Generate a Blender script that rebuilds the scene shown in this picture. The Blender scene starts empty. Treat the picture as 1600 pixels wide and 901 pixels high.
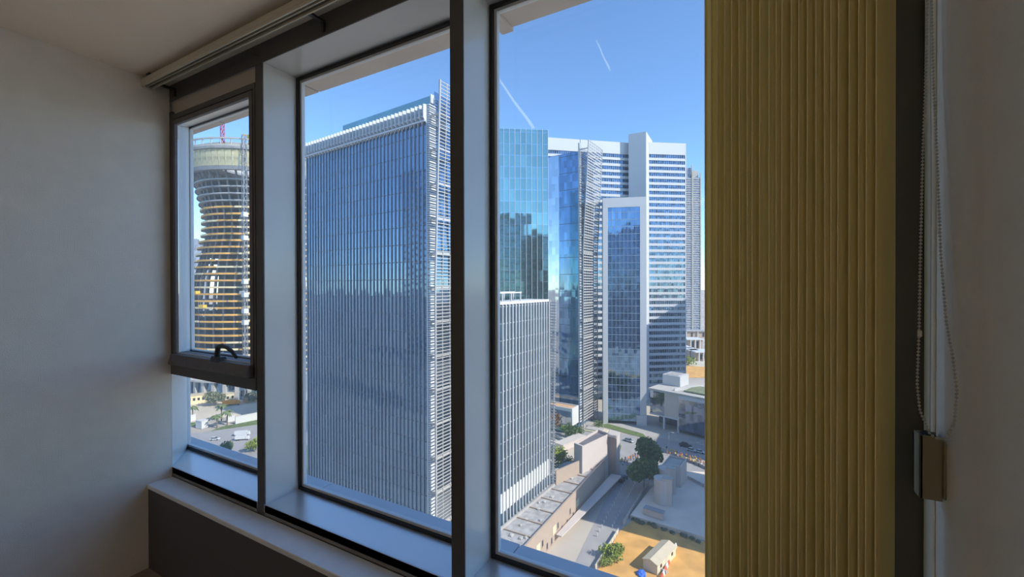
import bpy, bmesh, math, random
from mathutils import Vector, Matrix, noise

# ------------------------------------------------------------------ camera, sky, sun, exposure
R = math.radians
SC = bpy.context.scene
COL = SC.collection
CAMZ = 78.0                       # eye height above the street
F = 660.0                         # focal length in pixels of the 1600 px frame
YAW, PITCH, ROLL = 28.6, 0.30, -0.15
CAMR = (Matrix.Rotation(R(YAW), 3, 'Z') @ Matrix.Rotation(R(90 - PITCH), 3, 'X') @ Matrix.Rotation(R(ROLL), 3, 'Z'))
cam = bpy.data.cameras.new('camera'); camo = bpy.data.objects.new('camera', cam); COL.objects.link(camo)
camo.matrix_world = Matrix.Translation((0, 0, CAMZ)) @ CAMR.to_4x4()
cam.sensor_width = 36; cam.lens = F / 1600 * 36; cam.clip_start = 0.02; cam.clip_end = 20000
SC.camera = camo

SUN_EL = 38.0
FILL_GLOW = 15.0                        # glow of the fill lamp added to brighten the room
SUN_STRENGTH, SKY_STRENGTH = 5.0, 0.265
W = bpy.data.worlds.new('world'); SC.world = W; W.use_nodes = True
wn = W.node_tree.nodes; wl = W.node_tree.links; wn.clear()
sky = wn.new('ShaderNodeTexSky'); sky.sky_type = 'NISHITA'; sky.sun_disc = False
sky.sun_elevation = R(SUN_EL); sky.sun_rotation = R(90); sky.altitude = 1500
sky.air_density = 1.0; sky.dust_density = 0.0; sky.ozone_density = 2.5
wb = wn.new('ShaderNodeBackground'); wb.inputs[1].default_value = SKY_STRENGTH
wo = wn.new('ShaderNodeOutputWorld')
tint = wn.new('ShaderNodeMix'); tint.data_type = 'RGBA'; tint.blend_type = 'MULTIPLY'; tint.inputs[0].default_value = 1.0; tint.inputs[7].default_value = (0.74, 0.90, 1.0, 1)
wl.new(sky.outputs[0], tint.inputs[6]); wl.new(tint.outputs[2], wb.inputs[0]); wl.new(wb.outputs[0], wo.inputs[0])
sd = Vector((math.cos(R(SUN_EL)), -0.01, math.sin(R(SUN_EL))))      # towards the sun: along the facade, from the right
sl = bpy.data.lights.new('sun', 'SUN'); sl.energy = SUN_STRENGTH; sl.angle = R(0.53); sl.color = (1.0, 0.93, 0.82)
slo = bpy.data.objects.new('sun', sl); COL.objects.link(slo)
slo.rotation_euler = sd.to_track_quat('Z', 'Y').to_euler(); slo.location = (60, 20, 160)
vs = SC.view_settings
vs.view_transform = 'Standard'; vs.look = 'None'; vs.gamma = 1; vs.use_curve_mapping = False
vs.exposure = 0.3
SC.cycles.max_bounces = 8; SC.cycles.diffuse_bounces = 5; SC.cycles.glossy_bounces = 4
SC.cycles.transparent_max_bounces = 12; SC.cycles.sample_clamp_indirect = 6

# ------------------------------------------------------------------ helpers
rnd = random.Random(7)

def P(u, v, z=0.0):
    """point of the place at height z seen at pixel (u, v) of the photograph"""
    d = CAMR @ Vector(((u - 800) / F, (450.5 - v) / F, -1))
    s = (z - CAMZ) / d.z
    return Vector((d.x * s, d.y * s, z))

def PD(u, v, D):
    d = CAMR @ Vector(((u - 800) / F, (450.5 - v) / F, -1))
    return Vector((d.x * D, d.y * D, CAMZ + d.z * D))

MATS = {}
def mat(name, col, rough=0.6, metal=0.0, var=0.0, scale=3.0, bump=0.0, bscale=40.0, spec=0.5, coord='Object'):
    m = bpy.data.materials.new(name); m.use_nodes = True
    nt = m.node_tree; b = nt.nodes['Principled BSDF']
    b.inputs['Base Color'].default_value = (*col, 1); b.inputs['Roughness'].default_value = rough
    b.inputs['Metallic'].default_value = metal; b.inputs['Specular IOR Level'].default_value = spec
    if var or bump:
        tc = nt.nodes.new('ShaderNodeTexCoord')
    if var:
        nz = nt.nodes.new('ShaderNodeTexNoise'); nz.inputs['Scale'].default_value = scale; nz.inputs['Detail'].default_value = 6
        nt.links.new(tc.outputs[coord], nz.inputs['Vector'])
        cr = nt.nodes.new('ShaderNodeValToRGB')
        cr.color_ramp.elements[0].position = 0.3; cr.color_ramp.elements[1].position = 0.7
        cr.color_ramp.elements[0].color = (*[c * (1 - var) for c in col], 1)
        cr.color_ramp.elements[1].color = (*[min(1, c * (1 + var)) for c in col], 1)
        nt.links.new(nz.outputs['Fac'], cr.inputs['Fac']); nt.links.new(cr.outputs['Color'], b.inputs['Base Color'])
    if bump:
        n2 = nt.nodes.new('ShaderNodeTexNoise'); n2.inputs['Scale'].default_value = bscale; n2.inputs['Detail'].default_value = 3
        nt.links.new(tc.outputs[coord], n2.inputs['Vector'])
        bp = nt.nodes.new('ShaderNodeBump'); bp.inputs['Strength'].default_value = bump; bp.inputs['Distance'].default_value = 0.02
        nt.links.new(n2.outputs['Fac'], bp.inputs['Height']); nt.links.new(bp.outputs['Normal'], b.inputs['Normal'])
    MATS[name] = m
    return m

def facade_glass(name, col, cell=(1.6, 1.6, 2.5), var=0.25, tilt=0.02, metal=0.85, rough=0.04):
    """coated curtain-wall glass: every pane a little different in tint and tilt"""
    m = bpy.data.materials.new(name); m.use_nodes = True
    nt = m.node_tree; b = nt.nodes['Principled BSDF']; L = nt.links
    tc = nt.nodes.new('ShaderNodeTexCoord')
    sn = nt.nodes.new('ShaderNodeVectorMath'); sn.operation = 'SNAP'; sn.inputs[1].default_value = cell
    ad = nt.nodes.new('ShaderNodeVectorMath'); ad.operation = 'ADD'; ad.inputs[1].default_value = (0.013, 0.017, 0.011)
    L.new(tc.outputs['Object'], ad.inputs[0]); L.new(ad.outputs[0], sn.inputs[0])
    w = nt.nodes.new('ShaderNodeTexWhiteNoise'); L.new(sn.outputs[0], w.inputs['Vector'])
    mx = nt.nodes.new('ShaderNodeMix'); mx.data_type = 'RGBA'
    mx.inputs[6].default_value = (*[c * (1 - var) for c in col], 1); mx.inputs[7].default_value = (*[min(1, c * (1 + var)) for c in col], 1)
    L.new(w.outputs['Value'], mx.inputs[0]); L.new(mx.outputs[2], b.inputs['Base Color'])
    b.inputs['Metallic'].default_value = metal; b.inputs['Roughness'].default_value = rough
    g = nt.nodes.new('ShaderNodeNewGeometry')
    sb = nt.nodes.new('ShaderNodeVectorMath'); sb.operation = 'SUBTRACT'; sb.inputs[1].default_value = (0.5, 0.5, 0.5)
    sc = nt.nodes.new('ShaderNodeVectorMath'); sc.operation = 'SCALE'; sc.inputs['Scale'].default_value = tilt
    a2 = nt.nodes.new('ShaderNodeVectorMath'); a2.operation = 'ADD'
    no = nt.nodes.new('ShaderNodeVectorMath'); no.operation = 'NORMALIZE'
    L.new(w.outputs['Color'], sb.inputs[0]); L.new(sb.outputs[0], sc.inputs[0]); L.new(sc.outputs[0], a2.inputs[0])
    L.new(g.outputs['Normal'], a2.inputs[1]); L.new(a2.outputs[0], no.inputs[0]); L.new(no.outputs[0], b.inputs['Normal'])
    MATS[name] = m
    return m

class MB:
    """collects shapes for ONE mesh"""
    def __init__(s): s.v = []; s.f = []; s.m = []; s.sm = False
    def quad(s, pts, mi=0):
        n = len(s.v); s.v += [tuple(p) for p in pts]; s.f.append(tuple(range(n, n + len(pts)))); s.m.append(mi); return s
    def box(s, x0, x1, y0, y1, z0, z1, mi=0):
        return s.hexa([(x0, y0, z0), (x1, y0, z0), (x1, y1, z0), (x0, y1, z0), (x0, y0, z1), (x1, y0, z1), (x1, y1, z1), (x0, y1, z1)], mi)
    def hexa(s, p, mi=0):
        n = len(s.v); s.v += [tuple(q) for q in p]
        for f in ((0, 3, 2, 1), (4, 5, 6, 7), (0, 1, 5, 4), (1, 2, 6, 5), (2, 3, 7, 6), (3, 0, 4, 7)):
            s.f.append(tuple(n + i for i in f)); s.m.append(mi)
        return s
    def prism(s, poly, z0, z1, mi=0, cap=None):
        n = len(s.v); k = len(poly)
        a = sum(poly[i][0] * poly[(i + 1) % k][1] - poly[(i + 1) % k][0] * poly[i][1] for i in range(k))
        if a < 0: poly = poly[::-1]
        s.v += [(p[0], p[1], z0) for p in poly] + [(p[0], p[1], z1) for p in poly]
        for i in range(k):
            j = (i + 1) % k; s.f.append((n + i, n + j, n + k + j, n + k + i)); s.m.append(mi)
        s.f.append(tuple(n + k + i for i in range(k))); s.m.append(mi if cap is None else cap)
        s.f.append(tuple(n + i for i in reversed(range(k)))); s.m.append(mi)
        return s
    def ring(s, r0, r1, z0, z1, n=48, a0=0.0, a1=2 * math.pi, mi=0, c=(0, 0), r0t=None, r1t=None):
        """annular wall; r0/r1 inner and outer radii, optional top radii"""
        r0t = r0 if r0t is None else r0t; r1t = r1 if r1t is None else r1t
        for i in range(n):
            t0 = a0 + (a1 - a0) * i / n; t1 = a0 + (a1 - a0) * (i + 1) / n
            def q(r, t, z): return (c[0] + r * math.cos(t), c[1] + r * math.sin(t), z)
            s.hexa([q(r0, t0, z0), q(r1, t0, z0), q(r1, t1, z0), q(r0, t1, z0), q(r0t, t0, z1), q(r1t, t0, z1), q(r1t, t1, z1), q(r0t, t1, z1)], mi)
        return s
    def lathe(s, prof, n=16, mi=0, c=(0, 0, 0), sx=1, sy=1):
        b = len(s.v)
        for r, z in prof:
            for i in range(n):
                t = 2 * math.pi * i / n; s.v.append((c[0] + sx * r * math.cos(t), c[1] + sy * r * math.sin(t), c[2] + z))
        for k in range(len(prof) - 1):
            for i in range(n):
                j = (i + 1) % n
                s.f.append((b + k * n + i, b + k * n + j, b + (k + 1) * n + j, b + (k + 1) * n + i)); s.m.append(mi)
        s.f.append(tuple(b + i for i in reversed(range(n)))); s.m.append(mi)
        s.f.append(tuple(b + (len(prof) - 1) * n + i for i in range(n))); s.m.append(mi)
        return s
    def tube(s, pts, r, n=6, mi=0, r1=None):
        pts = [Vector(p) for p in pts]; b = len(s.v); N = len(pts)
        for k, p in enumerate(pts):
            d = (pts[min(k + 1, N - 1)] - pts[max(k - 1, 0)]).normalized()
            a = d.orthogonal().normalized() if abs(d.z) < 0.95 else Vector((1, 0, 0)); a = (a - d * a.dot(d)).normalized(); c = d.cross(a)
            rr = r if r1 is None else r + (r1 - r) * k / max(1, N - 1)
            for i in range(n):
                t = 2 * math.pi * i / n; s.v.append(tuple(p + (a * math.cos(t) + c * math.sin(t)) * rr))
        for k in range(N - 1):
            for i in range(n):
                j = (i + 1) % n
                s.f.append((b + k * n + i, b + k * n + j, b + (k + 1) * n + j, b + (k + 1) * n + i)); s.m.append(mi)
        s.f.append(tuple(b + i for i in reversed(range(n)))); s.m.append(mi)
        s.f.append(tuple(b + (N - 1) * n + i for i in range(n))); s.m.append(mi)
        return s
    def mesh(s, name, mats, smooth=False):
        me = bpy.data.meshes.new(name); me.from_pydata(s.v, [], s.f)
        if not isinstance(mats, (list, tuple)): mats = [mats]
        for m in mats: me.materials.append(MATS[m] if isinstance(m, str) else m)
        me.polygons.foreach_set('material_index', s.m)
        if smooth: me.polygons.foreach_set('use_smooth', [True] * len(s.f))
        me.update()
        return me
    def ob(s, name, mats, parent=None, smooth=False, bevel=0.0):
        o = link(name, s.mesh(name, mats, smooth), parent)
        if bevel:
            b = o.modifiers.new('bevel', 'BEVEL'); b.width = bevel; b.segments = 2; b.limit_method = 'ANGLE'
        return o

def link(name, me, parent=None, loc=None, rz=0.0):
    o = bpy.data.objects.new(name, me); COL.objects.link(o)
    if parent is not None: o.parent = parent
    if loc is not None: o.location = loc
    if rz: o.rotation_euler.z = rz
    return o
def nth(i):
    return ('first', 'second', 'third', 'fourth', 'fifth', 'sixth', 'seventh', 'eighth', 'ninth', 'tenth')[i] if i < 10 else '%d%s' % (i + 1, 'th' if 10 <= i % 100 <= 19 and i < 20 or (i + 1) % 10 not in (1, 2, 3) else ('st', 'nd', 'rd')[(i + 1) % 10 - 1])
def tag(o, label, cat, group=None):
    o['label'] = label; o['category'] = cat
    if group: o['group'] = group
    return o
def thing(name, label, cat, loc=(0, 0, 0), rz=0.0, group=None):
    o = bpy.data.objects.new(name, None); COL.objects.link(o); o.location = loc; o.rotation_euler.z = rz; o.empty_display_size = 0.1
    return tag(o, label, cat, group)
def struct(o, label=None, cat=None):
    o['kind'] = 'structure'
    if label: o['label'] = label
    if cat: o['category'] = cat
    return o
def stuff(o):
    o['kind'] = 'stuff'; return o
def sempty(name, label=None):
    o = bpy.data.objects.new(name, None); COL.objects.link(o); o.empty_display_size = 0.1
    return struct(o, label)

# ------------------------------------------------------------------ materials
mat('wall_paper', (0.83, 0.80, 0.74), 0.85, var=0.03, scale=9, bump=0.22, bscale=260)
mat('ceiling_paint', (0.90, 0.78, 0.62), 0.9, var=0.02, scale=4, bump=0.08, bscale=160)
mat('floor_carpet', (0.34, 0.29, 0.24), 0.95, var=0.2, scale=60, bump=0.4, bscale=300)
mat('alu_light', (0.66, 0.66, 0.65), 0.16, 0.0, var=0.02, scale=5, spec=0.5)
mat('alu_rail', (0.24, 0.22, 0.20), 0.5)
mat('alu_sill', (0.72, 0.74, 0.76), 0.28, 0.6)
mat('alu_shaded', (0.085, 0.08, 0.075), 0.5, 0.0, var=0.05, scale=9)  # light aluminium with the backlit shade of its room side put into the colour
mat('alu_sash', (0.13, 0.115, 0.115), 0.5, 0.0, var=0.12, scale=30)
mat('cream_panel', (0.50, 0.46, 0.40), 0.7, var=0.04, scale=9)
mat('gasket', (0.012, 0.012, 0.013), 0.6)
mat('bead_alu', (0.62, 0.64, 0.66), 0.35)
mat('board_paint', (0.86, 0.88, 0.90), 0.45, 0.0, var=0.04, scale=12, bump=0.05, bscale=120)
mat('parapet_shaded', (0.10, 0.095, 0.10), 0.85, var=0.04, scale=8, bump=0.1, bscale=200)  # backlit shade under the window put into the base colour
mat('track_alu', (0.58, 0.53, 0.42), 0.45)
mat('track_inner', (0.16, 0.12, 0.07), 0.6)
mat('plastic_dark', (0.03, 0.03, 0.03), 0.4)
mat('plastic_cream', (0.27, 0.24, 0.16), 0.5)
mat('bead_plastic', (0.55, 0.54, 0.50), 0.35)
mat('highlight_fabric', (0.88, 0.78, 0.46), 0.9)  # pale colour of the drawn vane edge highlights
mat('stone_soffit', (0.55, 0.47, 0.40), 0.8, var=0.05, scale=6)
mat('ledge_clad', (0.42, 0.47, 0.54), 0.4, var=0.06, scale=5)

def blind_fabric():
    m = bpy.data.materials.new('blind_fabric'); m.use_nodes = True; nt = m.node_tree; nt.nodes.clear(); L = nt.links
    out = nt.nodes.new('ShaderNodeOutputMaterial'); df = nt.nodes.new('ShaderNodeBsdfDiffuse'); tr = nt.nodes.new('ShaderNodeBsdfTranslucent')
    mx = nt.nodes.new('ShaderNodeMixShader'); mx.inputs[0].default_value = 0.5
    tc = nt.nodes.new('ShaderNodeTexCoord'); mp = nt.nodes.new('ShaderNodeMapping'); mp.inputs['Scale'].default_value = (500, 500, 30)
    nz = nt.nodes.new('ShaderNodeTexNoise'); nz.inputs['Scale'].default_value = 1.0; nz.inputs['Detail'].default_value = 4
    cr = nt.nodes.new('ShaderNodeValToRGB')
    cr.color_ramp.elements[0].color = (0.90, 0.78, 0.38, 1); cr.color_ramp.elements[1].color = (0.98, 0.87, 0.46, 1)
    L.new(tc.outputs['Object'], mp.inputs[0]); L.new(mp.outputs[0], nz.inputs['Vector']); L.new(nz.outputs['Fac'], cr.inputs['Fac'])
    L.new(cr.outputs[0], df.inputs[0]); tr.inputs[0].default_value = (1.0, 0.92, 0.58, 1)
    L.new(df.outputs[0], mx.inputs[1]); L.new(tr.outputs[0], mx.inputs[2]); L.new(mx.outputs[0], out.inputs[0])
    MATS['blind_fabric'] = m
blind_fabric()

def pane_glass():
    """clear float glass with a thin dusty film"""
    m = bpy.data.materials.new('pane_glass'); m.use_nodes = True; nt = m.node_tree; nt.nodes.clear(); L = nt.links
    out = nt.nodes.new('ShaderNodeOutputMaterial')
    tp = nt.nodes.new('ShaderNodeBsdfTransparent'); tp.inputs[0].default_value = (0.95, 0.975, 0.985, 1)
    gl = nt.nodes.new('ShaderNodeBsdfGlossy'); gl.inputs['Roughness'].default_value = 0.0
    lw = nt.nodes.new('ShaderNodeLayerWeight'); lw.inputs['Blend'].default_value = 0.5
    pw = nt.nodes.new('ShaderNodeMath'); pw.operation = 'POWER'; pw.inputs[1].default_value = 5; L.new(lw.outputs['Facing'], pw.inputs[0])
    ma = nt.nodes.new('ShaderNodeMath'); ma.operation = 'MULTIPLY_ADD'; ma.inputs[1].default_value = 0.7; ma.inputs[2].default_value = 0.03; L.new(pw.outputs[0], ma.inputs[0])
    mx = nt.nodes.new('ShaderNodeMixShader'); L.new(ma.outputs[0], mx.inputs[0]); L.new(tp.outputs[0], mx.inputs[1]); L.new(gl.outputs[0], mx.inputs[2])
    tl = nt.nodes.new('ShaderNodeBsdfTranslucent'); tl.inputs[0].default_value = (0.9, 0.88, 0.86, 1)
    tc = nt.nodes.new('ShaderNodeTexCoord'); nz = nt.nodes.new('ShaderNodeTexNoise'); nz.inputs['Scale'].default_value = 2.2; nz.inputs['Detail'].default_value = 5
    L.new(tc.outputs['Object'], nz.inputs['Vector'])
    mr = nt.nodes.new('ShaderNodeMapRange'); mr.inputs[1].default_value = 0.25; mr.inputs[2].default_value = 0.75
    mr.inputs[3].default_value = 0.02; mr.inputs[4].default_value = 0.05; L.new(nz.outputs['Fac'], mr.inputs[0])
    m2 = nt.nodes.new('ShaderNodeMixShader'); L.new(mr.outputs[0], m2.inputs[0]); L.new(mx.outputs[0], m2.inputs[1]); L.new(tl.outputs[0], m2.inputs[2])
    L.new(m2.outputs[0], out.inputs[0]); MATS['pane_glass'] = m
pane_glass()

# outdoors
mat('sand_ground', (0.46, 0.40, 0.33), 0.95, var=0.18, scale=0.02)
mat('yard_ground', (0.76, 0.63, 0.52), 0.95, var=0.10, scale=0.12)
mat('dirt', (0.46, 0.38, 0.30), 0.95, var=0.15, scale=0.25)
mat('lot_sand', (0.66, 0.35, 0.10), 0.95, var=0.22, scale=0.18)
mat('pale_sand', (0.58, 0.50, 0.38), 0.95, var=0.12, scale=0.06)
mat('asphalt', (0.20, 0.20, 0.22), 0.9, var=0.12, scale=0.2)
mat('asphalt_pale', (0.34, 0.32, 0.31), 0.9, var=0.10, scale=0.2)
mat('pavement', (0.42, 0.39, 0.36), 0.9, var=0.08, scale=0.4)
mat('grass', (0.12, 0.16, 0.05), 0.95, var=0.4, scale=0.5)
mat('white_paint', (0.62, 0.61, 0.59), 0.6, var=0.03, scale=0.3)
mat('white_clad', (0.56, 0.56, 0.57), 0.5, var=0.02, scale=0.1)
mat('fin_white', (0.60, 0.61, 0.62), 0.4)
mat('fin_alu', (0.30, 0.38, 0.46), 0.4, 0.2)
mat('lattice_alu', (0.46, 0.44, 0.42), 0.45, 0.1)
mat('joint_dark', (0.10, 0.13, 0.17), 0.5)
mat('steel_grey', (0.34, 0.35, 0.37), 0.5, 0.3)
mat('beige_wall', (0.42, 0.32, 0.245), 0.85, var=0.05, scale=0.4)
mat('grey_render', (0.56, 0.48, 0.43), 0.85, var=0.04, scale=0.3)
mat('roof_grey', (0.36, 0.34, 0.33), 0.9, var=0.25, scale=0.6)
mat('roof_dark', (0.15, 0.14, 0.15), 0.9, var=0.15, scale=0.5)
mat('roof_orange', (0.60, 0.36, 0.20), 0.9, var=0.1, scale=0.4)
mat('tank_grey', (0.58, 0.51, 0.46), 0.7, var=0.05, scale=0.4)
mat('dark_opening', (0.05, 0.05, 0.06), 0.6)
mat('concrete', (0.44, 0.42, 0.39), 0.9, var=0.10, scale=0.3)
mat('concrete_dark', (0.28, 0.28, 0.29), 0.9, var=0.2, scale=0.2)
mat('formwork_orange', (0.78, 0.42, 0.10), 0.8, var=0.25, scale=0.15)
mat('formwork_cream', (0.80, 0.66, 0.38), 0.8, var=0.15, scale=0.2)
mat('netting', (0.52, 0.47, 0.30), 0.9, var=0.3, scale=0.35)
mat('crane_red', (0.65, 0.05, 0.04), 0.5)
mat('crane_yellow', (0.75, 0.50, 0.05), 0.5)
mat('truck_orange', (0.80, 0.30, 0.03), 0.5)
mat('car_white', (0.65, 0.66, 0.67), 0.25, spec=0.8)
mat('car_silver', (0.55, 0.56, 0.58), 0.25, 0.5)
mat('car_dark', (0.03, 0.03, 0.04), 0.25, spec=0.8)
mat('car_glass', (0.02, 0.025, 0.03), 0.08, spec=0.8)
mat('tyre', (0.02, 0.02, 0.02), 0.8)
mat('bark', (0.20, 0.15, 0.10), 0.9, var=0.2, scale=2)
mat('leaf_green', (0.10, 0.16, 0.045), 0.8, var=0.45, scale=0.6)
mat('leaf_lime', (0.26, 0.32, 0.05), 0.8, var=0.35, scale=0.6)
mat('leaf_grey', (0.20, 0.22, 0.13), 0.85, var=0.35, scale=0.5)
mat('leaf_rust', (0.34, 0.18, 0.09), 0.85, var=0.35, scale=0.6)
mat('leaf_palm', (0.14, 0.18, 0.07), 0.8, var=0.3, scale=0.8)
mat('tarp_blue', (0.05, 0.16, 0.62), 0.6)
mat('barrier_red', (0.60, 0.10, 0.05), 0.5)
mat('shed_cream', (0.62, 0.55, 0.38), 0.7, var=0.04, scale=0.6)
mat('shed_roof', (0.55, 0.46, 0.33), 0.7, var=0.05, scale=0.6)
mat('vest_orange', (0.85, 0.25, 0.04), 0.7); mat('vest_yellow', (0.85, 0.62, 0.06), 0.7)
mat('cloth_blue', (0.06, 0.08, 0.18), 0.8); mat('cloth_white', (0.75, 0.74, 0.72), 0.8); mat('skin', (0.35, 0.20, 0.13), 0.6)
mat('contrail_white', (1, 1, 1), 1.0)
facade_glass('glass_blue', (0.17, 0.27, 0.39), (1.6, 1.6, 5.0), 0.12, 0.016)
facade_glass('glass_teal', (0.26, 0.44, 0.43), (2.4, 2.4, 5.0), 0.10, 0.02)
facade_glass('glass_deep', (0.17, 0.29, 0.45), (1.7, 1.7, 4.0), 0.25, 0.02)
facade_glass('glass_band', (0.10, 0.17, 0.25), (1.5, 1.5, 4.2), 0.45, 0.03)
facade_glass('glass_block', (0.10, 0.17, 0.22), (1.6, 1.6, 5.0), 0.45, 0.03)
facade_glass('glass_dark', (0.20, 0.24, 0.32), (2.0, 2.0, 4.0), 0.35, 0.02)
facade_glass('glass_grey', (0.52, 0.58, 0.66), (2.0, 2.0, 4.0), 0.12, 0.02)
facade_glass('glass_far', (0.26, 0.28, 0.34), (3, 3, 4.0), 0.3, 0.02, metal=0.2, rough=0.4)

# ------------------------------------------------------------------ the room (unit d = distance from lens to window frame)
d = 1.24
def B(x0, x1, y0, y1, z0, z1, mb=None, mi=0):
    mb = mb or MB()
    return mb.box(x0 * d, x1 * d, y0 * d, y1 * d, CAMZ + z0 * d, CAMZ + z1 * d, mi)
def I(x, y, z): return (x * d, y * d, CAMZ + z * d)
XL, XR = -2.417, 0.2835
ZC, ZF = 0.968, -1.30
YB = -3.6                                   # back of the room
M1 = (-1.719, -1.671); M2 = (-0.751, -0.7035); XJ = 0.2442
YF, YG = 1.0, 1.152                         # frame front, glass plane
ZH, ZS, ZB = 0.890, -0.866, -0.911          # header underside, frame sill, window board
struct(B(XL - 0.1, XR + 0.1, YB - 0.1, YG, ZF - 0.1, ZF).ob('floor', 'floor_carpet'), 'dark carpet floor of the room below the window')
struct(B(XL - 0.1, XR + 0.1, YB - 0.1, YG, ZC, ZC + 0.1).ob('ceiling', 'ceiling_paint'), 'plain off white ceiling above the blind track')
struct(B(XL - 0.12, XL, YB - 0.1, YF - 0.0005, ZF, ZC).ob('wall_left', 'wall_paper'), 'pale textured wall left of the window')
struct(B(XR, XR + 0.12, YB - 0.1, YG, ZF, ZC).ob('wall_right', 'wall_paper'), 'shadowed textured wall right of the blind')
struct(B(XL, XR, YB - 0.1, YB, ZF, ZC).ob('wall_back', 'wall_paper'), 'plain wall behind the viewer')
struct(B(XL - 0.3, XR, YF + 0.006, YG + 0.02, ZB - 0.02, ZS - 0.03, mb=B(XL - 0.3, XR, 0.906, YG, ZF, ZB - 0.02)).ob('wall_parapet', 'parapet_shaded'), 'dark shaded parapet wall under the window')
struct(B(XL, XR, 0.902, YF, ZB - 0.02, ZB).ob('trim_1', 'board_paint', bevel=0.004), 'pale window board running along the parapet')
# right corner batten and fold beside the blind
struct(B(XR - 0.004, XR, 0.955, YF - 0.004, ZB, ZC).ob('trim_2', 'wall_paper', bevel=0.004), 'narrow wall batten between window jamb and right wall')

# frame members shared by the bays
def member(name, label, boxes, mats, bev=0.003):
    mb = MB()
    for b in boxes: B(*b[:6], mb=mb, mi=b[6] if len(b) > 6 else 0)
    return struct(mb.ob(name, mats, bevel=bev), label)
FT = 0.006   # thin face strip coloured with its backlit shade, before the light reveal profile
hd = member('trim_3', 'shaded header beam over the three window bays', [(XL - 0.05, XR, YF, YF + FT, ZH, ZC, 0), (XL - 0.05, XR, YF + FT, YG + 0.02, ZH + 0.004, ZC, 1)], ['alu_shaded', 'alu_light'])
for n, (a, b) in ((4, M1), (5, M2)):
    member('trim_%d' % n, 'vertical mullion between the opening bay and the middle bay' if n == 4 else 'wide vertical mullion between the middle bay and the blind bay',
           [(a, b, YF, YF + FT, ZB, ZH, 0), (a + 0.002, b - 0.002, YF + FT, YG + 0.02, ZS - 0.03, ZH + 0.004, 1)], ['alu_shaded', 'alu_light'])
member('trim_6', 'shaded window jamb beside the right wall', [(XJ - 0.03, XR, YF, YF + FT, ZB, ZH, 0), (XJ - 0.028, XR, YF + FT, YG + 0.02, ZS - 0.03, ZH, 1)], ['alu_shaded', 'alu_light'])
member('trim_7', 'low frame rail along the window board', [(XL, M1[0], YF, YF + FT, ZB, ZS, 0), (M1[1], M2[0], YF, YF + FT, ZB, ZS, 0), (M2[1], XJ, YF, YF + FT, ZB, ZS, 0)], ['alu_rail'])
# screw holes and stain spots on the header
for i, (x, z) in enumerate(((-1.70, 0.925), (-1.685, 0.932), (-1.715, 0.93), (-1.69, 0.918))):
    s = MB().lathe([(0.0015, 0), (0.003, 0), (0.003, 0.002)], 8); o = s.ob('screw_hole', 'plastic_dark', hd); o.location = I(x, YF - 0.001, z); o.rotation_euler.x = R(90)

def gasket_bay(win, x0, x1, z0, z1, g=0.011, b=0.010, y=YG):
    """black gasket round the glass, a pale glazing bead outside it, and the pane"""
    for nm, m, t0, t1, ya, yb in (('gasket', 'gasket', 0.0, g, y - 0.006, y + 0.012), ('glazing_bead', 'bead_alu', g, g + b, y + 0.004, y + 0.020)):
        for bx in ((x0 + t0, x0 + t1, z0 + t0, z1 - t0), (x1 - t1, x1 - t0, z0 + t0, z1 - t0), (x0 + t1, x1 - t1, z0 + t0, z0 + t1), (x0 + t1, x1 - t1, z1 - t1, z1 - t0)):
            B(bx[0], bx[1], ya, yb, bx[2], bx[3]).ob(nm, m, win)
    B(x0 + g, x1 - g, y + 0.009, y + 0.014, z0 + g, z1 - g).ob('pane', 'pane_glass', win)

w2 = sempty('window_2', 'tall fixed middle window pane facing the finned glass tower')
B(M1[1] - 0.003, M2[0] + 0.003, YF, YG + 0.02, ZS - 0.03, ZS).ob('sill', 'alu_sill', w2)
gasket_bay(w2, M1[1], M2[0], ZS, ZH)
w3 = sempty('window_3', 'tall fixed right window pane partly covered by the blind')
B(M2[1] - 0.003, XJ + 0.003, YF, YG + 0.02, ZS - 0.03, ZS).ob('sill', 'alu_sill', w3)
gasket_bay(w3, M2[1], XJ - 0.03, ZS, ZH)
# left bay: opening sash above, fixed light below
w1 = sempty('window_1', 'narrow left window with an opening sash over a fixed pane')
XG = -2.645                                    # glass reaches past the wall: the jamb is splayed
B(XL - 0.05, M1[0], YF + 0.012, YF + 0.03, 0.815, ZH + 0.01).ob('filler_panel', 'cream_panel', w1)
def splay(mb, a, b, c, e): mb.quad([I(*a), I(*b), I(*c), I(*e)])
# lower fixed light
zt0, zt1 = -0.418, -0.368
mb = MB(); mb.hexa([I(XL, YF, ZS), I(XL + .001, YF, ZS), I(XG + .001, YG + .02, ZS), I(XG - .03, YG + .02, ZS), I(XL - .03, YF, zt0), I(XL, YF, zt0), I(XG, YG + .02, zt0), I(XG - .03, YG + .02, zt0)])
mb.ob('jamb', 'alu_light', w1)
MB().hexa([I(XL, YF, ZS - .03), I(M1[0], YF, ZS - .03), I(M1[0], YG + .02, ZS - .03), I(XG - .03, YG + .02, ZS - .03), I(XL, YF, ZS), I(M1[0], YF, ZS), I(M1[0], YG + .02, ZS), I(XG - .03, YG + .02, ZS)]).ob('sill', 'alu_sill', w1)
gasket_bay(w1, XG, M1[0], ZS, zt0 + 0.02)
B(XL, M1[0], YF - 0.004, YG + 0.02, zt0, zt1).ob('transom', 'alu_shaded', w1, bevel=0.003)
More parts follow.
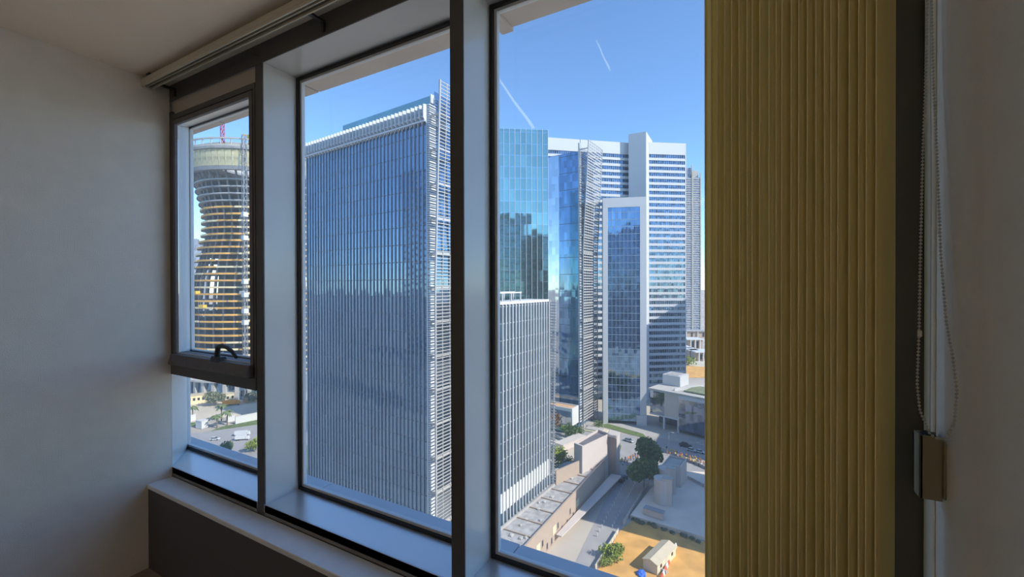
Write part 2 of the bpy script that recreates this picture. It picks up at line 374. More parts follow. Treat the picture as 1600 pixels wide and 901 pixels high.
# outer frame of the sash (dark, with a shadow gap), then the sash with a splayed light reveal
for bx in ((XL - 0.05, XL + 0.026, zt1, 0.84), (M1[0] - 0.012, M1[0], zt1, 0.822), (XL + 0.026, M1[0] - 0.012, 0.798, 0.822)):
    B(bx[0], bx[1], YF - 0.002, YF + 0.010, bx[2], bx[3]).ob('outer_frame', 'alu_shaded', w1, bevel=0.002)
sx0, sx1, sz0, sz1 = XL + 0.031, M1[0] - 0.016, zt1 + 0.003, 0.793
B(XL + 0.025, XL + 0.032, YF + 0.004, YF + 0.011, zt1, 0.8).ob('seal', 'gasket', w1)
B(XL + 0.024, M1[0] - 0.01, YF + 0.004, YF + 0.011, 0.791, 0.8).ob('seal', 'gasket', w1)
sash = bpy.data.objects.new('sash', None); COL.objects.link(sash); sash.parent = w1
fw = 0.022
B(sx0, sx0 + fw, YF - 0.004, YF + 0.010, sz0, sz1).ob('stile', 'alu_sash', sash, bevel=0.002)
B(sx1 - fw, sx1, YF - 0.004, YF + 0.02, sz0, sz1).ob('stile', 'alu_sash', sash, bevel=0.002)
B(sx0 + fw, sx1 - fw, YF - 0.004, YF + 0.010, sz1 - fw, sz1).ob('top_rail', 'alu_sash', sash, bevel=0.002)
gz0, gz1 = -0.36, 0.853
a, b_, t, bt = sx0 + fw, sx1 - fw, sz1 - fw, sz0 + 0.055
gx0, gx1 = -2.592, M1[0]
MB().hexa([I(a, YF + .01, bt), I(a - .004, YF + .02, bt), I(gx0 - .03, YG + .01, gz0), I(gx0, YG + .01, gz0), I(a, YF + .01, t), I(a - .004, YF + .02, t), I(gx0 - .03, YG + .01, gz1), I(gx0, YG + .01, gz1)]).ob('reveal_side', 'alu_light', sash)
MB().hexa([I(a, YF + .01, t), I(b_, YF + .01, t), I(gx1, YG + .01, gz1), I(gx0, YG + .01, gz1), I(a, YF + .01, t + .01), I(b_, YF + .01, t + .01), I(gx1, YG + .01, gz1 + .01), I(gx0, YG + .01, gz1 + .01)]).ob('reveal_top', 'alu_light', sash)
# bottom rail: dark sloping face with a bluish top
MB().hexa([I(sx0, YF - .03, sz0), I(sx1, YF - .03, sz0), I(sx1, YF + .05, sz0), I(sx0, YF + .05, sz0), I(sx0 + .008, YF - .02, bt - 0.005), I(sx1, YF - .02, bt - .005), I(sx1, YF + .05, bt), I(sx0 + .008, YF + .05, bt)]).ob('bottom_rail', 'alu_sash', sash, bevel=0.004)
MB().hexa([I(a, YF, bt - .01), I(b_, YF, bt - .01), I(gx1, YG, gz0 - .01), I(gx0, YG, gz0 - .01), I(a, YF, bt), I(b_, YF, bt), I(gx1, YG, gz0 + .02), I(gx0, YG, gz0 + .02)]).ob('reveal_bottom', 'alu_light', sash)
gasket_bay(sash, gx0, gx1 + 0.01, gz0 + 0.015, gz1, g=0.009, b=0.006)
# handle: base plate, neck and cranked lever
hx = -1.985
hnd = MB(); 
hnd.hexa([I(hx - .045, YF - .022, bt - .012), I(hx + .040, YF - .022, bt - .016), I(hx + .040, YF + .012, bt - .012), I(hx - .045, YF + .012, bt - .008), I(hx - .036, YF - .018, bt + .012), I(hx + .028, YF - .018, bt + .010), I(hx + .028, YF + .008, bt + .010), I(hx - .036, YF + .008, bt + .012)])
hnd.tube([I(hx - .014, YF - .006, bt), I(hx - .010, YF - .006, bt + .030), I(hx - .004, YF - .006, bt + .056)], 0.015, 10, r1=0.012)
hnd.tube([I(hx - .012, YF - .006, bt + .050), I(hx + .03, YF - .008, bt + .060), I(hx + .075, YF - .010, bt + .054), I(hx + .115, YF - .012, bt + .040), I(hx + .15, YF - .014, bt + .018)], 0.013, 10, r1=0.009)
hnd.ob('handle', 'plastic_dark', sash, smooth=False, bevel=0.003)

# outside of the window: soffit panels above, ledge below
so = sempty('exterior_soffit', 'beige overhang of the building seen above the glass')
for x0, x1 in ((-4.2, -2.50), (-2.49, -1.72), (-1.71, -0.745), (-0.700, 0.25), (0.26, 1.2)):
    B(x0, x1, YG + 0.022, 1.292, ZH + 0.008, ZH + 0.06).ob('panel', 'stone_soffit', so)
B(-0.745, -0.700, YG + 0.022, 1.30, ZH - 0.002, ZH + 0.05).ob('rib', 'stone_soffit', so)
lg = sempty('exterior_ledge', 'shaded blue grey ledge outside the glass')
for x0, x1 in ((-4.2, -2.30), (-2.295, -1.60), (-1.595, -0.66), (-0.655, 0.30), (0.305, 1.2)):
    B(x0, x1, YG + 0.022, 1.262, ZS - 0.06, ZS - 0.006).ob('panel', 'ledge_clad', lg)

# ------------------------------------------------------------------ vertical blind with track and chain
bl = thing('vertical_blind', 'stacked beige fabric vertical blind hanging from the long ceiling track', 'blind', I(0.07, 0.91, ZB))
off = Vector(I(0.07, 0.91, ZB))
def BL(o):
    o.location = -off; return o
y0, y1, zl, zh_ = 0.889, 0.930, 0.918, 0.952
tr = MB(); B(XL + 0.002, XR - 0.002, y0, y1, zl + 0.012, zh_, mb=tr); B(XL + 0.002, XR - 0.002, y0, y0 + 0.007, zl, zl + 0.012, mb=tr); B(XL + 0.002, XR - 0.002, y1 - 0.006, y1, zl, zl + 0.012, mb=tr)
BL(tr.ob('track', 'track_alu', bl, bevel=0.0015))
BL(B(XL + 0.004, XR - 0.004, y0 + 0.007, y1 - 0.006, zl + 0.009, zl + 0.0125).ob('track_channel', 'track_inner', bl))
BL(B(XL + 0.004, XR - 0.004, y0 + 0.018, y0 + 0.021, zl + 0.003, zl + 0.010).ob('tilt_rod', 'track_alu', bl))
for x in (-2.36, -1.30, -0.25):
    mb = MB(); B(x - 0.012, x + 0.012, y0 + 0.004, y1 - 0.004, zh_, ZC, mb=mb); B(x - 0.008, x + 0.008, y1, YF + 0.001, zl + 0.012, zl + 0.02, mb=mb)
    B(x - 0.006, x + 0.006, YF - 0.008, YF + 0.001, zl - 0.016, zl + 0.02, mb=mb)
    BL(mb.ob('bracket', 'plastic_dark', bl))
NV = 23
vw = 0.089
for i in range(NV):
    f = i / (NV - 1)
    x = -0.077 + (0.233 + 0.077) * f + rnd.uniform(-0.0022, 0.0022)
    ang = R(66 - 14 * f + rnd.uniform(-3, 3) + 4 * (f > 0.97))
    if i == 0: ang = R(83)
    wx, wy = math.cos(ang), math.sin(ang); nx, ny = wy, -wx
    mb = MB(); K = 9; zs = [CAMZ + (zl + 0.004) * d, CAMZ + 0.4 * d, CAMZ - 0.2 * d, CAMZ - 0.897 * d]
    yb = 0.880 * d
    ph = rnd.uniform(-0.004, 0.004)
    for side in (0, 1):
        for z in zs:
            sw = ph * (CAMZ + 1.1 - z) / 2
            for k in range(K):
                s = k / (K - 1); cu = 0.0105 * (1 - (2 * s - 1) ** 2) + side * 0.0006
                mb.v.append((x + wx * vw * s + nx * cu + sw, yb + wy * vw * s + ny * cu, z))
    nr = len(zs)
    def ix(sd_, r, k): return sd_ * nr * K + r * K + k
    for r in range(nr - 1):
        for k in range(K - 1):
            mb.f.append((ix(1, r, k), ix(1, r, k + 1), ix(1, r + 1, k + 1), ix(1, r + 1, k))); mb.m.append(0)
    mb.v = mb.v  # single cloth layer is kept: drop the unused side
    mb.v = mb.v[nr * K:]; mb.f = [tuple(q - nr * K for q in f_) for f_ in mb.f]
    o = BL(mb.ob('vane', 'blind_fabric', bl, smooth=True))
    so_ = o.modifiers.new('thick', 'SOLIDIFY'); so_.thickness = 0.0006
    # added strip that draws the bright highlight along the near edge
    hm = MB(); e0, e1, of = -0.0004, 0.0052, 0.0012
    hm.hexa([(x + wx * a_ + nx * o_ + ph * (CAMZ + 1.1 - z_) / 2, yb + wy * a_ + ny * o_, z_) for z_ in (zs[-1], zs[0]) for a_, o_ in ((e0, of), (e1, of + 0.0012), (e1, -0.0004), (e0, -0.0008))])
    ho = hm.ob('edge_highlight', 'highlight_fabric', o)
# bead chain: front strand, rear strand and the bottom loop
def chain_pts(path, step):
    out = []; acc = 0
    for p, q in zip(path[:-1], path[1:]):
        p, q = Vector(p), Vector(q); L = (q - p).length; t = acc
        while t < L: out.append(p.lerp(q, t / L)); t += step
        acc = t - L
    return out
def pc(u, v, D):
    dx = (CAMR @ Vector(((u - 800) / F, 0, -1))).x
    return PD(u, v, min(D - 0.004, 0.277 / dx * 0.985) * d)
loop = [pc(1450, -60, .69), pc(1448, 60, .69), pc(1446, 140, .689), pc(1442, 240, .688), pc(1438, 400, .687), pc(1436, 520, .686), pc(1433, 600, .685), pc(1437, 640, .684), pc(1452, 676, .683), pc(1462, 684, .682), pc(1478, 686, .682),
        pc(1491, 660, .685), pc(1495, 610, .687), pc(1489, 560, .689), pc(1478, 500, .692), pc(1470, 400, .694), pc(1464, 250, .696), pc(1458, 120, .697), pc(1454, -60, .698)]
ch = MB()
for p in chain_pts(loop, 0.0072):
    ch.lathe([(0.0008, -0.0026), (0.0025, -0.0011), (0.0025, 0.0011), (0.0008, 0.0026)], 6, c=tuple(p))
ch.tube(loop, 0.0006, 4)
BL(stuff(ch.ob('bead_chain', 'bead_plastic', bl, smooth=True)))
p = pc(1437, 521, .686); BL(MB().lathe([(0.003, -0.006), (0.0036, -0.005), (0.0036, 0.005), (0.003, 0.006)], 10, c=tuple(p)).ob('chain_connector', 'cloth_white', bl, smooth=True))
BL(MB().tube([pc(1453, -60, .692), pc(1455, 300, .692), pc(1453, 676, .69)], 0.0009, 5).ob('tilt_cord', 'bead_plastic', bl))
ct = thing('chain_tensioner', 'small cream plastic box holding the bead chain loop on the right wall', 'chain holder', I(XR, 0.925, -0.346))
oc = Vector(I(XR, 0.925, -0.346))
mb = MB(); B(XR - 0.030, XR - 0.003, 0.918, 0.922, -0.346, -0.243, mb=mb); B(XR - 0.030, XR - 0.026, 0.918, 0.948, -0.346, -0.243, mb=mb); B(XR - 0.030, XR - 0.003, 0.944, 0.948, -0.346, -0.243, mb=mb)
o = mb.ob('housing', 'plastic_cream', ct, bevel=0.001); o.location = -oc
o = B(XR - 0.003, XR, 0.912, 0.952, -0.340, -0.25).ob('wall_plate', 'plastic_cream', ct, bevel=0.001); o.location = -oc
o = MB().tube([I(XR - 0.015, 0.924, -0.25), I(XR - 0.015, 0.943, -0.25)], 0.012, 12).ob('pulley', 'plastic_dark', ct); o.location = -oc

# fill lamp added unseen behind the viewer to brighten the room
lamp = thing('fill_lamp', 'round opal fill lamp added unseen behind the viewer', 'lamp', (-0.25, -3.7, CAMZ + ZC * d))
MB().lathe([(0.05, 0), (0.16, 0), (0.16, -0.04), (0.05, -0.05)], 24).ob('base', 'bead_alu', lamp)
mo = mat('opal', (0.9, 0.88, 0.82), 0.5); mo.node_tree.nodes['Principled BSDF'].inputs['Emission Color'].default_value = (1, 0.76, 0.52, 1); mo.node_tree.nodes['Principled BSDF'].inputs['Emission Strength'].default_value = FILL_GLOW
MB().lathe([(0.19, -0.045), (0.21, -0.08), (0.18, -0.14), (0.10, -0.175), (0.01, -0.185)], 32).ob('shade', mo, lamp, smooth=True)

# ------------------------------------------------------------------ the building the room is in (below, above and beside the room)
ht = sempty('host_tower', 'own tower around the room, seen only mirrored in other glass')
zf, zc = CAMZ + ZF * d - 0.13, CAMZ + ZC * d + 0.13
yo = YG * d + 0.022
mat('host_clad', (0.55, 0.50, 0.45), 0.7, var=0.05, scale=0.3)
facade_glass('host_glass', (0.22, 0.28, 0.34), (1.2, 1.2, 3.6), 0.4, 0.02, metal=0.6)
MB().box(-32, 28, -26, yo, 0, zf).ob('lower_floors', 'host_glass', ht)
MB().box(-32, 28, -26, yo, zc, 112).ob('upper_floors', 'host_glass', ht)
MB().box(-32, (XL - 0.14) * d - 0.3, -26, yo, zf, zc).ob('left_rooms', 'host_glass', ht)
MB().box((XR + 0.14) * d + 0.05, 28, -26, yo, zf, zc).ob('right_rooms', 'host_glass', ht)
hb = MB().box(-32.1, 28.1, -26, yo + 0.12, -0.45, 0.45).mesh('storey_band', 'host_clad')
k = 0
z = 3.0
while z < 110:
    if abs(z - CAMZ) > 2.2: link('storey_band', hb, ht, (0, 0, z))
    z += 3.6
hp = MB().box(-0.35, 0.35, 0, 0.14, 0, zf - 1).mesh('pier', 'host_clad')
hp2 = MB().box(-0.35, 0.35, 0, 0.14, 0, 110 - zc).mesh('pier', 'host_clad')
for i in range(16):
    link('pier', hp, ht, (-32 + i * 4, yo, 0)); link('pier', hp2, ht, (-32 + i * 4, yo, zc + 1.5))

# ------------------------------------------------------------------ ground and streets
def patch(name, pts, z0, z1, m, label=None):
    c = sum((Vector((p[0], p[1], 0)) for p in pts), Vector()) / len(pts)
    o = MB().prism([(p[0] - c.x, p[1] - c.y) for p in pts], z0, z1).ob(name, m); o.location = (c.x, c.y, 0)
    return struct(o, label)
struct(MB().box(-6000, 6000, -3000, 9000, -2, 0).ob('ground', 'sand_ground'), 'dusty city ground between the towers')
def pl(*uv, z=0.0): return [P(u, v, z) for u, v in uv]
# right half: service street, yard, lit sand, main road
patch('street', pl((964, 744), (1014, 755), (968, 830), (860, 1010), (770, 1010), (898, 880)), 0, 0.05, 'asphalt_pale', 'narrow service street beside the long beige wall')
patch('main_road', [(-150, 196), (60, 214), (60, 232), (-150, 216)], 0, 0.06, 'asphalt_pale', 'sunlit road curving past the white framed tower')
patch('junction', [(-62, 172), (-18, 174), (-4, 204), (-66, 206)], 0, 0.045, 'asphalt_pale', 'road junction behind the grey block')
patch('forecourt', [(-150, 218), (60, 234), (60, 262), (-150, 262)], 0, 0.06, 'pavement', 'paved forecourt in front of the white framed tower')
patch('verge', pl((925, 664), (945, 668), (1012, 686), (1005, 678), (950, 662)), 0.05, 0.22, 'grass', 'strip of grass along the sunlit road')
patch('island', pl((962, 692), (971, 697), (969, 704), (961, 706)), 0.05, 0.25, 'grass', 'small grassed traffic island by the grey block')
YZ = 1.2
patch('yard', pl((1017, 762), (985, 804), (1100, 838), (1300, 900), (1300, 780), (1100, 737), (1060, 735), z=YZ), 0, YZ, 'yard_ground', 'shaded grey yard around the two tanks')
patch('sand_lot', pl((969, 829), (990, 812), (1098, 846), (1300, 910), (1300, 1010), (866, 1010)), 0, 0.14, 'lot_sand', 'lot of bright orange sand around the cream shed')
# far right
patch('far_orange_lot', pl((1066, 590), (1110, 590), (1110, 574), (1066, 571)), 0, 0.3, 'lot_sand', 'strip of orange soil beyond the hotel')
patch('far_sand', pl((1060, 571), (1120, 574), (1120, 545), (1060, 545)), 0, 0.25, 'pale_sand', 'pale sand in front of the far low houses')
# left half, below the unfinished tower
patch('site_sand', pl((240, 668), (430, 640), (480, 690), (480, 615), (240, 628)), 0, 0.2, 'pale_sand', 'pale sandy site ground below the unfinished tower')
patch('left_road', pl((230, 700), (300, 678), (430, 660), (520, 660), (520, 700), (240, 740)), 0, 0.3, 'asphalt_pale', 'grey road below the palms')
patch('left_verge', pl((330, 674), (401, 664), (440, 662), (440, 655), (401, 657), (345, 668)), 0.1, 0.5, 'grass', 'grass verge along the low white walls')
patch('left_grass', pl((292, 667), (308, 664), (310, 660), (292, 662)), 0.1, 0.5, 'grass', 'small lawn behind the first palm')
patch('near_grass', pl((460, 700), (490, 695), (490, 755), (460, 755)), 0.1, 0.45, 'grass', 'green lawn at the foot of the finned tower')

# ------------------------------------------------------------------ finned glass towers
def finned_tower(name, label, corner, rz, Lx, dep, h, nfin, storey, pent=None, screen=(2.6, 4.6, 6.0, 12.0), crown=5.0, kink=0.62, strip=0.0, glass='glass_blue', bar=0.2, pitch=0.95):
    """x runs along the finned face (0 = near right corner, -Lx = left end), y into the building"""
    t = thing(name, label, 'building', corner, rz)
    MB().box(-Lx, 0, 0, dep, 0, h - crown + 0.4).ob('glass_body', glass, t)
    if strip: MB().box(-Lx, -Lx + strip, -0.25, 0, 0, h - crown).ob('grey_glass_strip', 'glass_grey', t)
    sp = MB().box(-Lx, 0.02, -0.05, 0.0, -0.12, 0.12).mesh('floor_joint', 'joint_dark'); z = storey
    while z < h - crown: link('floor_joint', sp, t, (0, 0, z)); z += storey
    if nfin:
        st = Lx / nfin
        fm = MB().box(-0.15, 0.15, -0.34, -0.02, 0, h - crown).mesh('fin', 'fin_alu')
        cm = MB().hexa([(-.13, -1.5, 1.4), (.13, -1.5, 1.4), (.13, .3, -0.4), (-.13, .3, -0.4), (-.13, -1.5, crown), (.13, -1.5, crown), (.13, .3, crown + .4), (-.13, .3, crown + .4)]).mesh('crown_blade', 'fin_white')
        for i in range(nfin + 1):
            x = -Lx + i * st
            link('fin', fm, t, (x, 0, 0)); link('crown_blade', cm, t, (x, 0, h - crown))
        for k in range(4):
            zz = h - crown + 0.55 + k * (crown - 0.7) / 3
            MB().box(-Lx - 0.2, 0.2, -1.25 + 0.35 * k, -1.0 + 0.35 * k, zz - 0.2, zz + 0.2).ob('crown_rail', 'fin_white', t)
        MB().box(-Lx, 0, 0.9, 1.2, h - crown, h - 1.4).ob('roof_parapet', 'glass_blue', t)
    # louvred corner and sun shades of the right hand face
    lv = MB(); z = 3.0
    while z < h: lv.hexa([(0, 0.0, z), (0.9, 0.0, z), (0.9, 2.6, z), (0, 2.6, z), (0, 0, z + .42), (0.75, 0, z + .42), (0.75, 2.6, z + .42), (0, 2.6, z + .42)]); z += 0.62
    stuff(lv.ob('louvres', 'fin_white', t))
    sh = MB(); z = 3.0
    while z < h - 1: sh.box(0, 0.35, 2.9, dep, z, z + 0.10); z += 1.0
    stuff(sh.ob('sun_shades', 'steel_grey', t))
    MB().box(0, 0.25, 2.6, 2.9, 0, h + 3).ob('edge_post', 'steel_grey', t)
    if nfin: MB().quad([(0.05, 2.9, h - 2), (0.05, dep, h - 2), (0.05, dep, h + 5), (0.05, 2.9, h + 5)]).ob('roof_glass', 'glass_blue', t).modifiers.new('thick', 'SOLIDIFY').thickness = 0.1
    # lattice screen standing off the right hand face, leaning out above the kink
    x0, x1, hz, ylen = screen; zk = h * kink; zt = h + hz
    def xs(z): return x0 + max(0.0, (z - zk) / (zt - zk)) * (x1 - x0)
    sc = MB(); z = 4.0
    while z < zt:
        x = xs(z); sc.box(x, x + 0.22, 0.25, ylen - 0.25, z, z + bar); z += pitch
    y = 3.0
    while y < ylen - 1:
        for a, b in ((2.0, zk), (zk, zt)): sc.hexa([(xs(a), y - .09, a), (xs(a) + .2, y - .09, a), (xs(a) + .2, y + .09, a), (xs(a), y + .09, a), (xs(b), y - .09, b), (xs(b) + .2, y - .09, b), (xs(b) + .2, y + .09, b), (xs(b), y + .09, b)])
        y += 3.0
    stuff(sc.ob('lattice_screen', 'lattice_alu', t))
    for y in (0.0, ylen - 0.3):
        mb = MB()
        for a, b in ((1.0, zk), (zk, zt)): mb.hexa([(xs(a) - .1, y, a), (xs(a) + .35, y, a), (xs(a) + .35, y + .4, a), (xs(a) - .1, y + .4, a), (xs(b) - .1, y, b), (xs(b) + .35, y, b), (xs(b) + .35, y + .4, b), (xs(b) - .1, y + .4, b)])
        mb.ob('screen_post', 'lattice_alu', t)
    z = 12.0
    while z < h:
        MB().box(0.2, xs(z), 0.3, 0.9, z - 0.2, z + 0.2).box(0.2, xs(z), ylen - 0.9, ylen - 0.3, z - 0.2, z + 0.2).box(xs(z) - 0.25, xs(z), 0.3, ylen - 0.3, z - 0.3, z + 0.3).ob('gantry', 'lattice_alu', t); z += 9.4
    if pent:
        a, b, y_, ph = pent
        MB().box(-a, -b, y_, dep - 1, h - crown, h + ph).ob('roof_glass_house', 'glass_teal', t)
        MB().box(-b, -b + 0.4, y_ - 0.3, dep - 1, h - crown, h + ph + 0.3).ob('roof_house_wall', 'fin_white', t)
    return t

c1 = PD(667, 165, 116)
finned_tower('finned_tower', 'wide blue glass tower with vertical fins and white louvred crown behind the middle pane', (c1.x, c1.y, 0), R(-4.8), 58, 12, c1.z, 36, 5.0, pent=(44, 3, 4.5, 5.2))
c4 = PD(903, 223, 232)
finned_tower('screened_tower', 'blue glass tower with a tall lattice screen left of the white hotel', (c4.x, c4.y, 0), R(-4.8), 30, 22, c4.z, 0, 9.4, screen=(2.8, 6.0, 0.6, 20.5), strip=18.5, glass='glass_deep', bar=0.55, pitch=1.5)

# teal tower behind
c2 = PD(856, 203, 185)
b2 = PD(690, 203, 181)
v2 = (c2 - b2); L2 = math.hypot(v2.x, v2.y); r2 = math.atan2(v2.y, v2.x)
t2 = thing('teal_tower', 'flat topped teal glass tower with thin white ribs behind the lower finned block', 'building', (c2.x, c2.y, 0), r2)
MB().box(-L2, 0, 0, 16, 0, c2.z).ob('glass_body', 'glass_teal', t2)
rm = MB().box(-0.07, 0.07, -0.30, 0, 0, c2.z + 0.2).mesh('rib', 'fin_white')
n2 = 19
for i in range(n2 + 1): link('rib', rm, t2, (-L2 + L2 * i / n2, 0, 0))
jm = MB().box(-L2, 0, -0.06, 0, -0.1, 0.1).mesh('floor_joint', 'glass_grey')
z = 5.0
while z < c2.z: link('floor_joint', jm, t2, (0, 0, z)); z += 5.0

# lower finned block in front: its ribbed face looks right, towards the sun
ZP = 8.0
p1, p2 = P(775, 828, ZP), P(857, 757, ZP)
v3 = p2 - p1; L3 = math.hypot(v3.x, v3.y); r3 = math.atan2(v3.y, v3.x)
z3 = PD(857, 471, 147).z
t3 = thing('finned_block', 'shorter glass block with white ribs and a roof rail before the teal tower', 'building', (p1.x, p1.y, ZP), r3)
H3 = z3 - ZP                         # local x runs away along the ribbed face, local -y is its outward side
MB().box(-4.5, L3, 0.0, 8, 0, H3).ob('glass_body', 'glass_block', t3)
MB().box(-4.5, L3, -0.16, 0.0, 3.6, 9.2).ob('base_band', 'white_paint', t3)
MB().box(-4.6, L3 + 0.1, -0.35, 8.1, H3, H3 + 0.8).ob('parapet', 'white_paint', t3)
rm = MB().box(-0.17, 0.17, -0.6, -0.0, 0, H3).mesh('rib', 'white_paint')
for i in range(21): link('rib', rm, t3, (-4.2 + (L3 + 4.0) * i / 20, 0, 0))
jm = MB().box(-4.5, L3, -0.10, 0, -0.12, 0.12).mesh('floor_joint', 'steel_grey')
z = 14.0
while z < H3: link('floor_joint', jm, t3, (0, 0, z)); z += 5.0
for a, b in ((0.0, 0.7), (1.6, 2.2)):
    mb = MB(); x0, x1 = L3 + 0.2, L3 + 0.5
    def off3(z): return a - 2.2 + (-0.9 * z / H3)
    mb.hexa([(x0, -0.6 - a * 0.7, 0), (x1, -0.6 - a * 0.7, 0), (x1, -0.2 - a * 0.7, 0), (x0, -0.2 - a * 0.7, 0), (x0, -0.9 - a * 1.25, H3 + 0.5), (x1, -0.9 - a * 1.25, H3 + 0.5), (x1, -0.5 - a * 1.25, H3 + 0.5), (x0, -0.5 - a * 1.25, H3 + 0.5)])
    mb.ob('end_post', 'white_paint', t3)
mb = MB(); z = 1.0
while z < H3: mb.box(L3 + 0.25, L3 + 0.4, -0.9 - 1.5 - 0.7 * z / H3, -0.2, z, z + 0.45); z += 1.0
stuff(mb.ob('end_lattice', 'lattice_alu', t3))
rl = MB(); rl.box(0, 17, 4.0, 4.5, H3 + 3.2, H3 + 3.7); rl.box(0, 17, 1.4, 1.8, H3 + 3.2, H3 + 3.6)
for x in (1, 6, 11, 16.5): rl.box(x - .15, x + .15, 1.4, 1.8, H3, H3 + 3.2); rl.box(x - .15, x + .15, 4.1, 4.4, H3, H3 + 3.2)
rl.ob('roof_rail', 'white_paint', t3)

# white hotel: two banded wings and a blank core
D5 = 285
ca, cb = PD(978.5, 210, D5), PD(1009.5, 205, D5)
ft = thing('white_hotel', 'tall white hotel tower with blue window bands and a blank core rising above its roof', 'building', (cb.x, cb.y, 0), 0)
z5 = cb.z
MB().box(ca.x - cb.x, 0, 0, 22, 0, z5).ob('core', 'white_clad', ft)
def wing(pa, pb, ztop, dep, nm):
    v = pb - pa; Lw = math.hypot(v.x, v.y); rw = math.atan2(v.y, v.x)
    w = bpy.data.objects.new(nm, None); COL.objects.link(w); w.parent = ft; w.location = (pa.x - cb.x, pa.y - cb.y, 0); w.rotation_euler.z = rw
    MB().box(0, Lw, 0, dep, 0, ztop - 1).ob('window_glass', 'glass_band', w)
    sm = MB().box(-0.1, Lw + 0.1, -0.45, 0.0, 0, 1.8).mesh('spandrel', 'white_clad')
    MB().box(-0.1, Lw + 0.1, -0.45, dep, ztop - 8.2, ztop).ob('parapet', 'white_clad', w)
    z = ztop - 8.2 - 4.25; k = 0
    while z > 2: link('spandrel', sm, w, (0, 0, z)); z -= 4.25; k += 1
    pm = MB().box(-0.10, 0.10, -0.12, 0, 2, ztop - 8).mesh('window_post', 'steel_grey')
    n = int(Lw / 1.55)
    for i in range(1, n): link('window_post', pm, w, (Lw * i / n, 0, 0))
    MB().box(Lw - 0.5, Lw + 0.15, -0.5, dep, 0, ztop).ob('end_pier', 'white_clad', w)
    return w
ra, rb = PD(1014, 222, D5 + 9), PD(1071, 225, D5 + 12)
wr = wing(ra, rb, PD(1045, 223, D5 + 10).z, 16, 'right_wing')
la, lb = PD(845, 217, D5 - 2), PD(986, 221, D5 + 10.6)
wl_ = wing(la, lb, PD(930, 219.5, D5 + 5).z, 16, 'left_wing')
# service floor openings on the right wing
for z in (98.0, 85.0):
    pass

# white framed tower with gridded glass
D6 = 235
fa, fb = PD(942, 312, D6 + 4), PD(1010, 307, D6)
v6 = fb - fa; L6 = math.hypot(v6.x, v6.y); r6 = math.atan2(v6.y, v6.x); z6 = fb.z
t6 = thing('framed_tower', 'white framed tower with a grid of blue glass in front of the white hotel', 'building', (fb.x, fb.y, 0), r6)
MB().box(-L6 + 0.3, -0.3, 0.35, 13, 2, z6 - 0.5).ob('glass_body', 'glass_deep', t6)
MB().box(-L6, -L6 * 0.885, 0, 14, 0, z6).ob('frame_pier', 'white_clad', t6)
MB().box(-L6 * 0.145, 0, 0, 3.2, 0, z6).ob('frame_pier', 'white_clad', t6)
MB().box(-3.4, 0.01, 10.5, 14, 0, z6).ob('frame_pier', 'white_clad', t6)
MB().box(-L6, 0, -0.02, 14, z6 - 5.4, z6).ob('frame_head', 'white_clad', t6)
gx0, gx1 = -L6 * 0.885, -L6 * 0.145
mv = MB().box(-0.09, 0.09, 0.18, 0.36, 3, z6 - 5.4).mesh('mullion', 'fin_alu')
for i in range(1, 8): link('mullion', mv, t6, (gx0 + (gx1 - gx0) * i / 8, 0, 0))
mh = MB().box(gx0, gx1, 0.20, 0.36, -0.12, 0.12).mesh('transom', 'fin_alu')
z = 6.0
while z < z6 - 6: link('transom', mh, t6, (0, 0, z)); z += 4.05
MB().box(-L6 * 0.23, 0, -0.4, 0.2, 0, 5.6).ob('entrance_block', 'white_clad', t6)
for z in range(12, int(z6 - 8), 8): MB().hexa([(-0.35, 3.2, z), (0.05, 3.2, z), (0.05, 10.5, z + 4.4), (-0.35, 10.5, z + 4.4), (-0.35, 3.2, z + .5), (0.05, 3.2, z + .5), (0.05, 10.5, z + 4.9), (-0.35, 10.5, z + 4.9)]).ob('side_brace', 'fin_white', t6)

# far residential tower at the right
D7 = 746
ga, gb = PD(1069, 258, D7), PD(1097, 262, D7)
t7 = thing('far_tower', 'hazy grey residential tower far behind the hotel at the blind edge', 'building', (ga.x, ga.y, 0), math.atan2((gb - ga).y, (gb - ga).x))
L7 = math.hypot((gb - ga).x, (gb - ga).y); z7 = ga.z
MB().box(0, L7 - 3, 0, 24, 0, z7 - 22).ob('glass_body', 'glass_far', t7)
mb = MB(); z = 6
while z < z7 - 22: mb.box(-0.3, L7 - 2.4, -0.9, 0, z, z + 1.2); z += 4.0
stuff(mb.ob('floor_edges', 'concrete', t7))
for f in (0.48, 0.52, 1.0): MB().box((L7 - 3) * f - 0.8, (L7 - 3) * f + 0.8, -1.4, 0.5, 0, z7 - 22 + (22 if f == 0.48 else 8)).ob('pier', 'concrete', t7)
MB().box(0, 13, 2, 22, z7 - 22, z7 - 4).ob('roof_house', 'glass_far', t7); MB().box(15, L7 - 6, 2, 22, z7 - 22, z7 - 9).ob('roof_house', 'concrete', t7)

# towers right of the blind that throw their shade across the yard and street
def side_tower(name, label, x0, x1, y0, y1, h):
    t = thing(name, label, 'building', ((x0 + x1) / 2, y0, 0))
    w = (x1 - x0) / 2
    MB().box(-w, w, 0, y1 - y0, 0, h).ob('glass_body', 'glass_grey', t)
    bm_ = MB().box(-w - 0.3, w + 0.3, -0.3, y1 - y0 + 0.3, -0.7, 0.7).mesh('storey_band', 'white_clad')
    z = 4.0
    while z <= h: link('storey_band', bm_, t, (0, 0, z)); z += 4.0
side_tower('near_side_tower', 'pale banded office tower hidden right of the blind beside the tank yard', 30, 56, 134, 187, 71)
side_tower('middle_side_tower', 'pale banded office tower hidden right of the blind beside the forecourt', 32, 60, 206, 268, 55)
side_tower('tall_side_tower', 'tall pale banded tower hidden right of the blind beside the hotel', 42, 74, 282, 342, 128)
